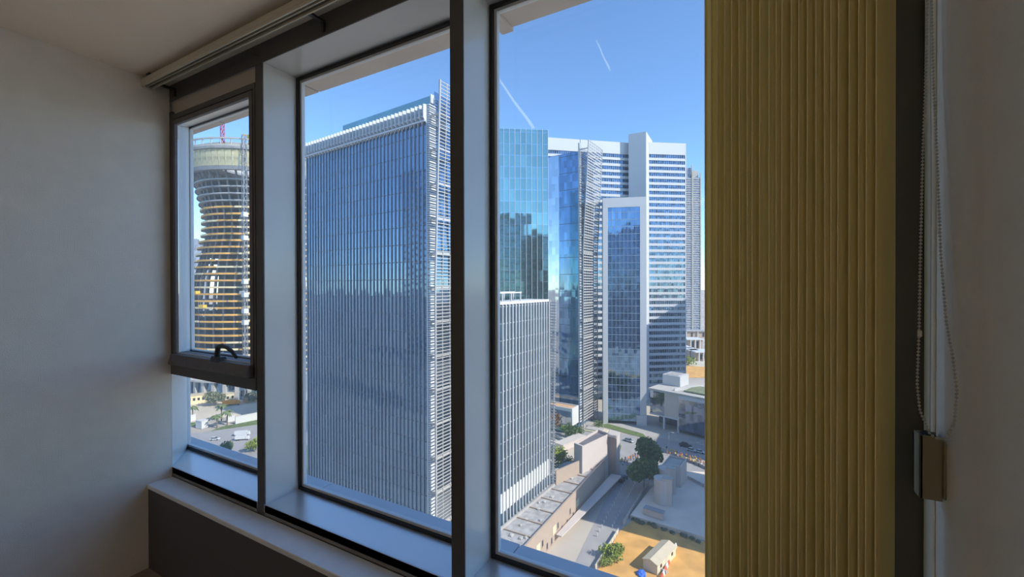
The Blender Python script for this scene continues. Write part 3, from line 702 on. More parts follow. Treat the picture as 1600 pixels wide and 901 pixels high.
# the neighbour on our side of the street, mirrored in the finned tower
side_tower('neighbour_tower', 'pale banded neighbour tower on this side of the street, mirrored in the finned glass', -205, -168, -24, 0, 150)
# towers behind the viewer: the skyline mirrored in the teal tower
for i, (x, y, w, h, hue) in enumerate(((-150, -120, 34, 132, 'wide'), (52, -30, 26, 138, 'close'), (88, -60, 30, 152, 'tallest'), (122, -42, 26, 132, 'plain'), (-95, -150, 26, 118, 'slim'), (-52, -95, 22, 140, 'stepped'), (30, -150, 40, 122, 'broad'), (175, -130, 46, 146, 'corner'), (-260, -140, 46, 120, 'long'))):
    t = thing('mirrored_tower', '%s dark glass tower behind the viewer, mirrored in the facades opposite' % hue, 'building', (x, y, 0), 0, 'skyline behind the viewer')
    MB().box(-w / 2, w / 2, -14, 14, 0, h).ob('glass_body', 'glass_dark', t)
    bm_ = MB().box(-w / 2 - .2, w / 2 + .2, -14.2, 14.2, -0.5, 0.5).mesh('storey_band', 'concrete_dark'); z = 6.0
    while z <= h: link('storey_band', bm_, t, (0, 0, z)); z += 8.0
    MB().box(-w / 4, w / 5, -8, 8, h, h + 5).ob('plant_room', 'concrete_dark', t)

# ------------------------------------------------------------------ long low building with lit wall, and the grey block
lb_ = thing('low_building', 'long low beige building with small wall openings beside the service street', 'building', (-50, 100, 0))
def LB(mb, nm, m): o = mb.ob(nm, m, lb_); o.location = (50, -100, 0); return o
wa, wb_ = Vector((-51.2, 84)), Vector((-48.0, 165.5))
def wall_seg(a, b, t, z0, z1):
    dx, dy = b.x - a.x, b.y - a.y; L = math.hypot(dx, dy); nx, ny = -dy / L * t, dx / L * t
    return [(a.x, a.y), (b.x, b.y), (b.x + nx, b.y + ny), (a.x + nx, a.y + ny)]
LB(MB().prism(wall_seg(wa, wb_, 0.5, 0, 9), 0, 9.0), 'street_wall', 'beige_wall')
LB(MB().prism([(-51.4, 84), (-48.6, 165), (-62, 158), (-70, 84)], 0, ZP - 0.02), 'roof_deck', 'roof_grey')
# roof beams and gutters
for i in range(9):
    y = 98 + i * 7.2
    LB(MB().box(-60.5 + i * 0.35, -51.2 + 0.039 * (y - 84), y, y + 0.35, ZP, ZP + 0.35), 'roof_beam', 'beige_wall')
LB(MB().hexa([(-61.6, 100, ZP), (-61.0, 100, ZP), (-57.6, 137, ZP), (-58.2, 137, ZP), (-61.6, 100, ZP + .7), (-61.0, 100, ZP + .7), (-57.6, 137, ZP + .7), (-58.2, 137, ZP + .7)]), 'gutter', 'pavement')
for k in range(14):
    x, y = rnd.uniform(-58, -52.5), rnd.uniform(100, 150); s_ = rnd.uniform(0.4, 1.0)
    LB(MB().hexa([(x, y, ZP), (x + s_, y, ZP), (x + s_, y + s_ * 1.6, ZP), (x, y + s_ * 1.6, ZP), (x + .1, y + .1, ZP + .4), (x + s_ - .1, y + .1, ZP + .4), (x + s_ - .1, y + s_ * 1.5, ZP + .4), (x + .1, y + s_ * 1.5, ZP + .4)]), 'roof_hatch', 'concrete')
LB(MB().prism([(-57.5, 137.5), (-53.2, 149.5), (-53.6, 149.9), (-58, 138)], ZP, ZP + 5.0), 'back_wall', 'beige_wall')
# openings of the lit wall
def wall_pt(y): return -51.2 + (y - 84) * (3.2 / 81.5)
for i, y in enumerate((99.5, 102, 104.5, 109.5, 112.5, 115.5, 120, 123, 127, 129.5, 132)):
    z0 = 1.2 if i % 3 else 3.6
    LB(MB().box(wall_pt(y) - 0.2, wall_pt(y) + 0.05, y, y + 0.9, z0, z0 + 1.7), 'opening', 'dark_opening')
    LB(MB().box(wall_pt(y) - 0.1, wall_pt(y) + 0.22, y - 0.2, y + 1.1, z0 - 0.2, z0), 'opening_sill', 'beige_wall')
for y in (106, 116.5, 135):
    LB(MB().box(wall_pt(y) - 0.1, wall_pt(y) + 0.10, y, y + 3.4, 3.2, 5.6), 'wall_panel', 'shed_cream')
LB(MB().hexa([(-49.4, 118, 2.6), (-47.6, 118, 2.6), (-41.8, 167, 2.6), (-46, 167, 2.6), (-49.4, 118, 3.0), (-47.6, 118, 3.0), (-41.8, 167, 3.0), (-46, 167, 3.0)]), 'canopy', 'grey_render')
gb_ = thing('grey_block', 'tall blank grey block with a dark sunken roof at the street corner', 'building', (-50, 165, 0))
poly = [P(909.7, 698, 18), P(950.6, 678.6, 18), P(963.5, 682, 18), P(935, 671, 18), P(897, 693, 18)]
pb = [(p.x + 50, p.y - 165) for p in poly]
MB().prism(pb, 0, 17.2).ob('walls', 'grey_render', gb_)
cx_ = sum(p[0] for p in pb) / 5; cy_ = sum(p[1] for p in pb) / 5
k = len(pb)
for i in range(k):
    a, b = pb[i], pb[(i + 1) % k]; a2 = (a[0] + (cx_ - a[0]) * .07, a[1] + (cy_ - a[1]) * .07); b2_ = (b[0] + (cx_ - b[0]) * .07, b[1] + (cy_ - b[1]) * .07)
    MB().prism([a, b, b2_, a2], 17.2, 18.3).ob('parapet', 'grey_render', gb_)
MB().prism([(p[0] + (cx_ - p[0]) * .08, p[1] + (cy_ - p[1]) * .08) for p in pb], 17.2, 17.35).ob('roof', 'roof_dark', gb_)
MB().hexa([(p[0], p[1], 0) for p in (pb[1], pb[2], (pb[2][0] - 1, pb[2][1] + 9), (pb[1][0] - 2, pb[1][1] + 9))] + [(p[0], p[1], 17.0) for p in (pb[1], pb[2], (pb[2][0] - 1, pb[2][1] + 9), (pb[1][0] - 2, pb[1][1] + 9))]).ob('corner_wing', 'grey_render', gb_)

# ------------------------------------------------------------------ tanks, plant house, yard things
def tank(u0, u1, vb, vt, label):
    c = P((u0 + u1) / 2, vb, YZ); r = (P(u1, vb, YZ) - P(u0, vb, YZ)).length / 2
    D = (c - Vector((0, 0, CAMZ))).length; h = 8.6
    t = thing('water_tank', label, 'tank', (c.x, c.y, YZ), 0, 'tanks in the shaded yard')
    MB().lathe([(r * 1.08, 0), (r * 1.08, 0.35), (r, 0.36), (r, h - 0.3), (r * 1.03, h - 0.3), (r * 1.03, h), (r * 0.93, h), (r * 0.93, h - 0.15)], 36).ob('shell', 'tank_grey', t)
    MB().box(0.15 * r, 1.25 * r, -0.75 * r, -0.05 * r, 0.0, h + 0.7).ob('ladder_shaft', 'tank_grey', t)
    MB().box(0.1 * r, 1.3 * r, -0.8 * r, 0.0, h + 0.7, h + 0.95).ob('shaft_cap', 'concrete', t)
    mb = MB()
    for k in range(12): mb.box(1.25 * r, 1.25 * r + 0.08, -0.6 * r, -0.2 * r, 0.6 + k * 0.65, 0.7 + k * 0.65)
    stuff(mb.ob('rungs', 'steel_grey', t))
tank(1022.5, 1047, 784, 748, 'grey cylindrical tank nearest the viewer in the shaded yard')
tank(1029, 1052, 766, 733, 'grey cylindrical tank between the nearer tank and the flat roofed plant house')
q = [P(1035, 728, 8.5), P(1046.5, 714, 8.5), P(1073, 719.5, 8.5), P(1064, 732, 8.5)]
cq = q[0]
ph = thing('plant_house', 'grey flat roofed plant house with a raised rim behind the tanks', 'building', (cq.x, cq.y, YZ))
lq = [(p.x - cq.x, p.y - cq.y) for p in q]
MB().prism(lq, 0, 7.4).ob('walls', 'tank_grey', ph)
mx_, my_ = sum(p[0] for p in lq) / 4, sum(p[1] for p in lq) / 4
for i in range(4):
    a, b = lq[i], lq[(i + 1) % 4]
    sh_ = lambda p, f: (p[0] + (mx_ - p[0]) * f, p[1] + (my_ - p[1]) * f)
    MB().prism([a, b, sh_(b, .1), sh_(a, .1)], 7.4, 8.2).ob('rim', 'tank_grey', ph)
MB().prism([sh_(p, .34) for p in lq], 7.4, 7.7).ob('roof_slab', 'concrete', ph)
tg = P(1022, 806, YZ)
bx_ = thing('generator_box', 'low dark box on the yard floor in front of the tanks', 'box', (tg.x, tg.y, YZ), R(-8))
MB().box(-3.2, 3.2, -1.2, 1.2, 0.25, 2.2).ob('cabinet', 'grey_render', bx_, bevel=0.05); MB().box(-3.3, 3.3, -1.3, 1.3, 2.2, 2.35).ob('lid', 'steel_grey', bx_); MB().box(-3.0, 3.0, -1.0, 1.0, 0, 0.25).ob('plinth', 'concrete', bx_)

# cream site shed on the orange sand
sa, sb_ = P(1005, 888, 0.14), P(1027, 899, 0.14); sc_ = P(1043, 862, 0.14)
vx = (sb_ - sa); Lx = vx.length; rz = math.atan2(vx.y, vx.x); vy = sc_ - sb_
Ly = abs(vy.dot(Vector((-math.sin(rz), math.cos(rz), 0))))
sh = thing('site_shed', 'cream gabled site shed on the orange sand', 'shed', (sa.x, sa.y, 0.14), rz)
hE, hA = 2.7, 3.5
mb = MB(); n = 0
mb.v = [(0, 0, 0), (Lx, 0, 0), (Lx, 0, hE), (Lx / 2, 0, hA), (0, 0, hE), (0, Ly, 0), (Lx, Ly, 0), (Lx, Ly, hE), (Lx / 2, Ly, hA), (0, Ly, hE)]
mb.f = [(0, 1, 2, 3, 4), (6, 5, 9, 8, 7), (1, 6, 7, 2), (5, 0, 4, 9), (2, 7, 8, 3), (4, 3, 8, 9), (0, 5, 6, 1)]; mb.m = [0] * 7
mb.ob('walls', 'shed_cream', sh)
for s_ in (0, 1):
    xe, xm = (-.25, Lx / 2) if s_ == 0 else (Lx + .25, Lx / 2)
    MB().hexa([(xe, -.2, hE - .05), (xm, -.2, hA), (xm, Ly + .2, hA), (xe, Ly + .2, hE - .05), (xe, -.2, hE + .08), (xm, -.2, hA + .13), (xm, Ly + .2, hA + .13), (xe, Ly + .2, hE + .08)]).ob('roof_slope', 'shed_roof', sh)
MB().box(Lx - 0.02, Lx + 0.06, Ly * .45, Ly * .45 + 0.9, 0.3, 2.3).ob('door', 'grey_render', sh)
for f in (.15, .75): MB().box(Lx - 0.02, Lx + 0.05, Ly * f, Ly * f + 1.0, 1.2, 2.1).ob('window', 'car_glass', sh)
mb = MB()
for k in range(4): mb.box(Lx + .1, Lx + 1.5, Ly * .18 + k * .35, Ly * .18 + k * .35 + .28, 0, .9 - k * .2)
mb.ob('steps', 'concrete', sh)
# red and white barrier blocks
ba, bb = P(1034, 903, 0.14), P(1055, 855, 0.14)
bmesh_ = MB().hexa([(-.95, -.35, 0), (.95, -.35, 0), (.95, .35, 0), (-.95, .35, 0), (-.95, -.14, .95), (.95, -.14, .95), (.95, .14, .95), (-.95, .14, .95)])
br, bw = bmesh_.mesh('barrier_block', 'barrier_red'), bmesh_.mesh('barrier_block', 'white_paint')
NB = 10
for i in range(NB):
    p = ba.lerp(bb, i / (NB - 1)); o = link('traffic_barrier', br if i % 2 == 0 else bw, None, p, math.atan2((bb - ba).y, (bb - ba).x))
    tag(o, ('red' if i % 2 == 0 else 'white') + ' barrier block, %s from the near end of the row right of the shed' % nth(i), 'barrier', 'barrier blocks by the shed')
# blue tarpaulin heap and rubble beside the shed
p = P(1002, 897, 0.14)
mb = MB(); 
bm2 = bmesh.new(); bmesh.ops.create_icosphere(bm2, subdivisions=3, radius=1.3)
for v in bm2.verts:
    v.co *= 1 + 0.35 * noise.noise(v.co * 1.6 + Vector((3, 1, 2))); v.co.z = max(0, v.co.z * 0.8)
me = bpy.data.meshes.new('tarpaulin'); bm2.to_mesh(me); me.materials.append(MATS['tarp_blue'])
tag(link('tarpaulin_heap', me, None, p), 'heap under bright blue tarpaulin beside the shed', 'tarpaulin')
# chain rows of low white posts along the service street
pm = MB().lathe([(0.14, 0), (0.14, 0.9), (0.08, 1.05)], 8).mesh('post', 'white_paint')
def bollards(uv0, uv1, n, label, grp):
    a, b = P(*uv0), P(*uv1)
    for i in range(n):
        q_ = a.lerp(b, i / (n - 1))
        tag(link('bollard', pm, None, (q_.x, q_.y, 0.05)), nth(i) + ' ' + label, 'bollard', grp)
bollards((978, 752), (933, 838), 16, 'white bollard from the far end of the row nearer the beige wall', 'bollards nearer the wall')
bollards((992, 757), (957, 824), 15, 'white bollard from the far end of the middle row in the street', 'bollards in the middle of the street')
def fence(uv0, uv1, h, label, m, np_=10, name='fence'):
    a, b = P(*uv0), P(*uv1); L = (b - a).length
    t = thing(name, label, 'fence', a, math.atan2((b - a).y, (b - a).x))
    MB().box(0, L, -0.06, 0.06, 0.05, h).ob('panel', m, t)
    pmesh = MB().box(-.12, .12, -.14, .14, 0, h + .15).mesh('post', 'concrete')
    for i in range(np_ + 1): link('post', pmesh, t, (L * i / np_, 0, 0))
    MB().box(0, L, -0.1, 0.1, h, h + 0.1).ob('coping', 'concrete', t)
    return t
fence((930, 890), (966, 832), 1.3, 'low cream fence between paved lot and orange sand', 'shed_cream', 9)
fence((974, 822), (1013, 758), 1.8, 'grey street fence along the shaded yard', 'grey_render', 12)
fence((1075, 752), (1112, 772), 2.2, 'grey site fence behind the plant house', 'grey_render', 6)
fence((1035, 702), (1110, 736), 1.2, 'low wall behind the crowd of workers', 'pavement', 8)

# ------------------------------------------------------------------ trees
def leaf_cloud(n, blobs, size, seed):
    r_ = random.Random(seed); mb = MB()
    for i in range(n):
        bx, by, bz, br_ = blobs[r_.randrange(len(blobs))]
        while True:
            v = Vector((r_.uniform(-1, 1), r_.uniform(-1, 1), r_.uniform(-1, 1)))
            if 0.45 < v.length < 1: break
        c = Vector((bx, by, bz)) + v * br_
        a = Vector((r_.uniform(-1, 1), r_.uniform(-1, 1), r_.uniform(-.5, 1))).normalized(); b = a.orthogonal().normalized(); e = a.cross(b); s_ = size * r_.uniform(.6, 1.3)
        mb.quad([c - b * s_, c - e * s_ * .6 + a * .1, c + b * s_, c + e * s_ * .6 + a * .1])
    return mb
def tree(name, label, u, vb, h, rad, leaf, seed, n=700, group=None, z=0.1):
    p = P(u, vb, z); r_ = random.Random(seed)
    t = thing(name, label, 'tree', (p.x, p.y, z), 0, group)
    mb = MB().tube([(0, 0, 0), (0.1, 0, h * .3), (0, .15, h * .6)], 0.28, 7, r1=0.12)
    for k in range(4):
        a = r_.uniform(0, 6.28); mb.tube([(0, 0, h * .35), (math.cos(a) * rad * .5, math.sin(a) * rad * .5, h * .62)], 0.12, 5, r1=0.05)
    mb.ob('trunk', 'bark', t)
    blobs = [(r_.uniform(-.5, .5) * rad, r_.uniform(-.5, .5) * rad, h * r_.uniform(.5, .82), rad * r_.uniform(.42, .62)) for _ in range(7)]
    leaf_cloud(n, blobs, 0.42 * max(.6, rad / 4), seed).ob('foliage', leaf, t)
tree('street_tree', 'large green tree at the road corner behind the plant house', 1018, 736, 13.0, 6.6, 'leaf_green', 1, 2200)
tree('street_tree', 'dark shaded tree left of the tanks', 1006, 766, 12.0, 6.4, 'leaf_green', 2, 2000)
tree('street_tree', 'sunlit lime green tree beside the finned block', 872, 742, 12, 4.4, 'leaf_lime', 3, 1100)
tree('street_tree', 'small green tree below the lime green tree', 888, 738, 7, 3.0, 'leaf_green', 4, 600)
tree('street_tree', 'rust coloured tree in front of the white topped pavilion', 872, 672, 10.5, 5.2, 'leaf_rust', 5, 900)
tree('garden_shrub', 'dark green shrub mass left of the screened tower foot', 893, 686, 6.5, 4.5, 'leaf_green', 6, 900)
tree('garden_shrub', 'dark green shrub nearest the screen foot', 905, 682, 5.0, 3.6, 'leaf_green', 7, 600)
tree('garden_shrub', 'light green shrub under the pavilion', 884, 680, 5.5, 2.6, 'leaf_lime', 8, 500)
tree('garden_shrub', 'round green bush right of the screen foot', 936, 668, 3.6, 3.0, 'leaf_green', 9, 400)
tree('scrub_bush', 'sprawling green scrub on the orange sand', 956, 868, 2.4, 3.6, 'leaf_lime', 10, 900)
tree('scrub_bush', 'trailing scrub at the near end of the sand strip', 948, 884, 1.8, 2.2, 'leaf_lime', 11, 400)
for i, (u, v) in enumerate(((990, 812), (997, 815), (1003, 818), (1014, 819), (1022, 823), (1037, 828), (1050, 833), (1068, 838), (1082, 843), (1091, 847))):
    tree('scrub_bush', 'low grey weeds, %s clump from the left along the yard bank' % nth(i), u, v, 0.5, 0.7 + 0.7 * ((i * 37) % 10) / 10, 'leaf_grey', 20 + i, 160, 'weeds along the yard bank')

def palm(u, vb, h, label, seed):
    p = P(u, vb, 0.2); r_ = random.Random(seed)
    t = thing('palm_tree', label, 'palm', (p.x, p.y, 0.2), 0, 'palms by the left road')
    MB().tube([(0, 0, 0), (.15, 0, h * .5), (0, .1, h)], 0.38, 8, r1=0.28).ob('trunk', 'bark', t)
    for k in range(18):
        a = 6.283 * k / 18 + r_.uniform(-.15, .15); el = r_.uniform(.05, 1.0); L = r_.uniform(2.8, 3.8); mb = MB()
        pts = [Vector((math.cos(a) * L * s_, math.sin(a) * L * s_, h + L * (el * s_ - 1.0 * s_ * s_))) for s_ in (0, .25, .5, .75, 1)]
        sd_ = Vector((-math.sin(a), math.cos(a), 0))
        for q1, q2, w1_, w2_ in zip(pts[:-1], pts[1:], (.15, .6, .65, .45), (.6, .65, .45, .05)):
            mb.quad([q1 - sd_ * w1_ - Vector((0, 0, .2)), q1, q2, q2 - sd_ * w2_ - Vector((0, 0, .2))]); mb.quad([q1, q1 + sd_ * w1_ - Vector((0, 0, .2)), q2 + sd_ * w2_ - Vector((0, 0, .2)), q2])
        mb.ob('frond', 'leaf_palm', t)
palm(301, 656, 7.5, 'palm at the left edge of the sandy site', 1)
palm(339, 668, 6.5, 'short palm left of the pair by the grass verge', 2)
palm(346, 658, 9.0, 'tall palm in the middle of the three by the verge', 3)
palm(355, 664, 7.8, 'full crowned palm right of the three by the verge', 4)
tree('site_tree', 'wide grey green tree in front of the unfinished tower', 337, 634, 9, 6.0, 'leaf_grey', 31, 1200)
tree('site_tree', 'dusty tree at the right of the orange truck', 394, 628, 6, 5.0, 'leaf_grey', 32, 500)
tree('road_tree', 'green tree beside the road low in the left pane', 352, 712, 6, 4.0, 'leaf_green', 33, 700)
tree('road_tree', 'yellow green tree right of the parked lorries', 398, 706, 6, 4.0, 'leaf_lime', 34, 700)

# ------------------------------------------------------------------ vehicles
def car(u, v, rz, paint, label, z=0.08, s=1.0, grp=None):
    p = P(u, v, z)
    t = thing('car', label, 'car', (p.x, p.y, z), rz, grp); t.scale = (s, s, s)
    MB().hexa([(-2.2, -.88, .35), (2.2, -.88, .35), (2.2, .88, .35), (-2.2, .88, .35), (-2.15, -.84, .95), (2.05, -.84, .85), (2.05, .84, .85), (-2.15, .84, .95)]).ob('body', paint, t, bevel=0.12)
    MB().hexa([(-1.9, -.8, .92), (1.0, -.8, .88), (1.0, .8, .88), (-1.9, .8, .92), (-1.35, -.66, 1.45), (.35, -.66, 1.45), (.35, .66, 1.45), (-1.35, .66, 1.45)]).ob('cabin_glass', 'car_glass', t, bevel=0.05)
    MB().box(-1.3, .3, -.64, .64, 1.44, 1.50).ob('roof', paint, t)
    for x in (-1.35, 1.35):
        for y in (-.82, .82):
            o = MB().lathe([(.12, -.11), (.34, -.11), (.34, .11), (.12, .11)], 14).ob('wheel', 'tyre', t); o.location = (x, y, .34); o.rotation_euler.x = R(90)
def lorry(u, v, rz, paint, label, L=9.0, z=0.1, s=1.0):
    p = P(u, v, z); t = thing('lorry', label, 'lorry', (p.x, p.y, z), rz); t.scale = (s, s, s)
    MB().box(-L / 2, L / 2 - 2.3, -1.25, 1.25, 1.0, 3.5).ob('cargo_box', paint, t, bevel=0.06)
    MB().hexa([(L / 2 - 2.1, -1.15, .6), (L / 2, -1.15, .6), (L / 2, 1.15, .6), (L / 2 - 2.1, 1.15, .6), (L / 2 - 2.1, -1.1, 2.8), (L / 2 - .5, -1.1, 2.8), (L / 2 - .5, 1.1, 2.8), (L / 2 - 2.1, 1.1, 2.8)]).ob('cab', paint, t, bevel=0.08)
    MB().box(-L / 2, L / 2 - 2.2, -.9, .9, .6, 1.0).ob('chassis', 'tyre', t)
    for x in (-L / 2 + 1.2, -L / 2 + 2.5, L / 2 - 1.2):
        for y in (-1.05, 1.05):
            o = MB().lathe([(.2, -.15), (.5, -.15), (.5, .15), (.2, .15)], 14).ob('wheel', 'tyre', t); o.location = (x, y, .5); o.rotation_euler.x = R(90)
car(983, 689.5, R(-22), 'car_silver', 'silver car driving along the sunlit road', s=1.15)
car(1066, 671, R(35), 'car_white', 'white car parked under the podium overhang')
car(1071, 697.5, R(-12), 'car_dark', 'black car on the shaded road behind the workers', s=1.3)
car(1081, 704.5, R(-12), 'car_white', 'white car following the black car')
car(1094, 707, R(-12), 'car_white', 'white car nearest the blind edge')
car(973, 750, R(80), 'car_dark', 'dark van parked at the corner of the grey block', s=1.3)
car(1079, 673, R(35), 'car_silver', 'silver car parked in the dark forecourt row')
car(1091, 676, R(35), 'car_dark', 'dark car at the end of the forecourt row')
car(336, 687, R(40), 'car_white', 'white car alone on the left road', z=0.3)
lorry(379, 680, R(42), 'car_white', 'long white lorry farther from the viewer on the left road', 10, 0.3, 0.72)
lorry(379, 687, R(42), 'car_white', 'white lorry nearer the viewer on the left road', 9, 0.3, 0.72)
lorry(362, 633, R(52), 'truck_orange', 'orange lorry on the sandy site below the tower', 10, 0.2)

# ------------------------------------------------------------------ workers
def person_mesh(name, top, legs, pose):
    bm = bmesh.new()
    me = bpy.data.meshes.new(name)
    V = [(0, 0, .95), (0, 0, 1.2), (0, 0, 1.42), (0, 0, 1.54), (0, .01, 1.68), (.11, 0, .9), (.13, .03 + pose * .12, .5), (.13, .0 + pose * .16, .06), (.13, -.12 + pose * .16, .03), (-.11, 0, .9), (-.13, -.03 - pose * .1, .5), (-.13, .02 - pose * .14, .06), (-.13, -.12 - pose * .14, .03), (.21, 0, 1.4), (.27, -.03, 1.12), (.28, -.14 - pose * .1, .9), (-.21, 0, 1.4), (-.27, -.02, 1.12), (-.27, -.12 + pose * .1, .88)]
    E = [(0, 1), (1, 2), (2, 3), (3, 4), (0, 5), (5, 6), (6, 7), (7, 8), (0, 9), (9, 10), (10, 11), (11, 12), (2, 13), (13, 14), (14, 15), (2, 16), (16, 17), (17, 18)]
    RR = [.16, .16, .17, .07, .12, .11, .075, .05, .05, .11, .075, .05, .05, .075, .055, .045, .075, .055, .045]
    me.from_pydata(V, E, []); o = bpy.data.objects.new(name, me); COL.objects.link(o)
    md = o.modifiers.new('skin', 'SKIN')
    for i, sv in enumerate(me.skin_vertices[0].data): sv.radius = (RR[i], RR[i]); sv.use_root = (i == 0)
    sm_ = o.modifiers.new('sub', 'SUBSURF'); sm_.levels = 1
    dg = bpy.context.evaluated_depsgraph_get(); out = bpy.data.meshes.new_from_object(o.evaluated_get(dg))
    bpy.data.objects.remove(o)
    for m in (top, legs, 'skin', 'vest_yellow' if top == 'vest_orange' else 'cloth_white'): out.materials.append(MATS[m])
    for f in out.polygons:
        z = f.center.z; f.material_index = 1 if z < .93 and abs(f.center.x) < .235 else (3 if z > 1.70 else (2 if z > 1.47 or (abs(f.center.x) > .2 and z < .98) else 0))
    return out
pmeshes = [person_mesh('worker', t_, l_, po) for t_, l_, po in (('vest_orange', 'cloth_blue', 1), ('vest_yellow', 'cloth_blue', -1), ('vest_orange', 'cloth_blue', 0), ('cloth_white', 'cloth_blue', 1), ('cloth_blue', 'cloth_blue', .5))]
pn = ('orange vest', 'yellow vest', 'orange vest', 'white shirt', 'dark blue overalls')
def crowd(n, quad, where, grp, seed):
    r_ = random.Random(seed); pts = []
    while len(pts) < n:
        s_, t_ = r_.random(), r_.random()
        a = Vector(quad[0]).lerp(Vector(quad[1]), s_); b = Vector(quad[3]).lerp(Vector(quad[2]), s_); c = a.lerp(b, t_)
        q_ = P(c.x, c.y, 0.05)
        if all((q_ - o[1]).length > 0.95 for o in pts): pts.append((c.x, q_))
    for i, (_, q_) in enumerate(sorted(pts, key=lambda e: e[0])):
        k = r_.choices(range(5), (4, 4, 3, 1.5, 2))[0]
        o = link('person', pmeshes[k], None, (q_.x, q_.y, 0.05), r_.uniform(0, 6.28)); o.scale = (1.15, 1.15, 1.05)
        tag(o, 'worker in %s, %s from left %s' % (pn[k], nth(i), where), 'person', grp)
crowd(46, [(1040, 701), (1100, 722), (1100, 731), (1042, 712)], 'in the crowd behind the plant house', 'workers behind the plant house', 3)
crowd(20, [(964, 722), (996, 711), (1000, 716), (966, 731)], 'in the file by the street tree', 'workers left of the street tree', 4)

# street lamps
for u, v, h, lab in ((1045, 705, 9, 'pale street lamp beside the large corner tree'), (943, 668, 9, 'grey street lamp at the foot of the framed tower'), (1084, 707, 5, 'short pale post on the shaded road')):
    p = P(u, v, 0.1); t = thing('street_lamp', lab, 'street lamp', (p.x, p.y, 0.1))
    MB().tube([(0, 0, 0), (0, 0, h)], 0.13, 8, r1=0.08).ob('pole', 'concrete', t)
    MB().tube([(0, 0, h), (.8, 0, h + .25), (1.6, 0, h + .2)], 0.07, 6).ob('arm', 'concrete', t)
    MB().box(1.4, 2.3, -.2, .2, h + .1, h + .28).ob('lamp_head', 'white_paint', t, bevel=0.05)
# ------------------------------------------------------------------ unfinished round tower
TA = R(YAW + 30.4); TD = 395.0; TS = 395 / 340
ut = thing('unfinished_tower', 'round concrete tower under construction with orange edged floor slabs behind the left pane', 'building', (-TD * math.sin(TA), TD * math.cos(TA), 0))
PROF = [(0, 44), (17, 43.5), (70, 43), (84, 41.5), (96, 38.6), (104, 36.8), (111, 35.2), (122, 35), (128, 35.8), (136, 37.6), (142, 38.8), (148, 40), (152, 43), (160, 43.6), (175, 44)]
def zz_(z): return 78 + (z - 78) * TS
PROF = [(0, 44 * TS)] + [(zz_(a), b * TS) for a, b in PROF[1:]]
def rad(z):
    for (a, ra_), (b, rb_) in zip(PROF[:-1], PROF[1:]):
        if a <= z <= b: return ra_ + (rb_ - ra_) * (z - a) / (b - a)
    return 44
toCam = math.atan2(-ut.location.y, -ut.location.x)
z = 6.0; k = 0
while z < zz_(147):
    rr = rad(z); r_ = random.Random(k)
    MB().ring(rr * 0.5, rr, z, z + 0.55, 72).ob('floor_slab', 'concrete', ut)
    if z < zz_(129):
        # edge boards: runs of orange and cream formwork along the slab edge facing the street
        a = toCam - 1.7
        mo, mc = MB(), MB()
        while a < toCam + 1.7:
            L = r_.uniform(0.18, 0.7); e = min(a + L, toCam + 1.7)
            (mo if r_.random() < 0.66 else mc).ring(rr - 0.15, rr + 0.25, z - 0.25, z + 1.0, max(2, int(L * 12)), a, e)
            a = e + r_.uniform(0, 0.04)
        if mo.v: mo.ob('edge_board', 'formwork_orange', ut)
        if mc.v: mc.ob('edge_board', 'formwork_cream', ut)
    else:
        MB().ring(rr - 0.3, rr + 0.1, z - 0.5, z + 0.1, 72).ob('edge_beam', 'concrete_dark', ut)
    z += 4.1 * TS; k += 1
MB().lathe([(31, 0), (31, 70), (29, zz_(100)), (25, zz_(130)), (26, zz_(147))], 40).ob('core', 'concrete_dark', ut, smooth=True)
mb = MB()
for i in range(40):
    a = 2 * math.pi * i / 40
    for (za, ra_), (zb, rb_) in zip(PROF[:-2], PROF[1:-1]):
        ra2, rb2 = ra_ - 3.5, rb_ - 3.5
        mb.tube([(ra2 * math.cos(a), ra2 * math.sin(a), za), (rb2 * math.cos(a), rb2 * math.sin(a), zb)], 0.7, 5)
stuff(mb.ob('columns', 'concrete_dark', ut))
cr_ = bpy.data.objects.new('crown', None); COL.objects.link(cr_); cr_.parent = ut; cr_.location = (0, 0, zz_(152) - 5); cr_.scale = (TS, TS, TS)
MB().ring(41.2, 43.6, 0, 2, 72, r1t=44).ob('crown_slab', 'concrete_dark', cr_)
# netting panels hung round the crown
nm = MB().ring(43.3, 43.7, 2.2, 11.6, 2, -0.041, 0.041, r0t=44.5, r1t=44.9).mesh('netting_panel', 'netting')
for i in range(72): link('netting_panel', nm, cr_, (0, 0, 0), 2 * math.pi * i / 72)
MB().ring(30, 45.6, 11.8, 13.2, 72).ob('roof_slab', 'concrete_dark', cr_)
MB().ring(45.2, 45.6, 13.2, 14.4, 72).ob('roof_kerb', 'concrete', cr_)
pm = MB().box(-.25, .25, -.25, .25, 0, 4.6).mesh('roof_post', 'concrete')
for i in range(48): a = 2 * math.pi * i / 48; link('roof_post', pm, cr_, (44.6 * math.cos(a), 44.6 * math.sin(a), 14))
MB().ring(44.3, 45.0, 17.6, 18.4, 72).ob('roof_rail', 'concrete', cr_)
MB().ring(36, 40, 13.2, 17, 60).ob('parapet_wall', 'concrete', cr_)
for i in range(10):
    a = toCam + rnd.uniform(-1.2, 1.2); zz = 6 + 4.1 * TS * rnd.randrange(2, 18); rr = rad(zz)
    o = MB().box(-1.2, 1.6, -2.2, 2.2, 0, 2.0).ob('loading_bay', 'crane_yellow' if i % 3 == 0 else 'white_paint', ut); o.location = ((rr + .6) * math.cos(a), (rr + .6) * math.sin(a), zz + .6); o.rotation_euler.z = a
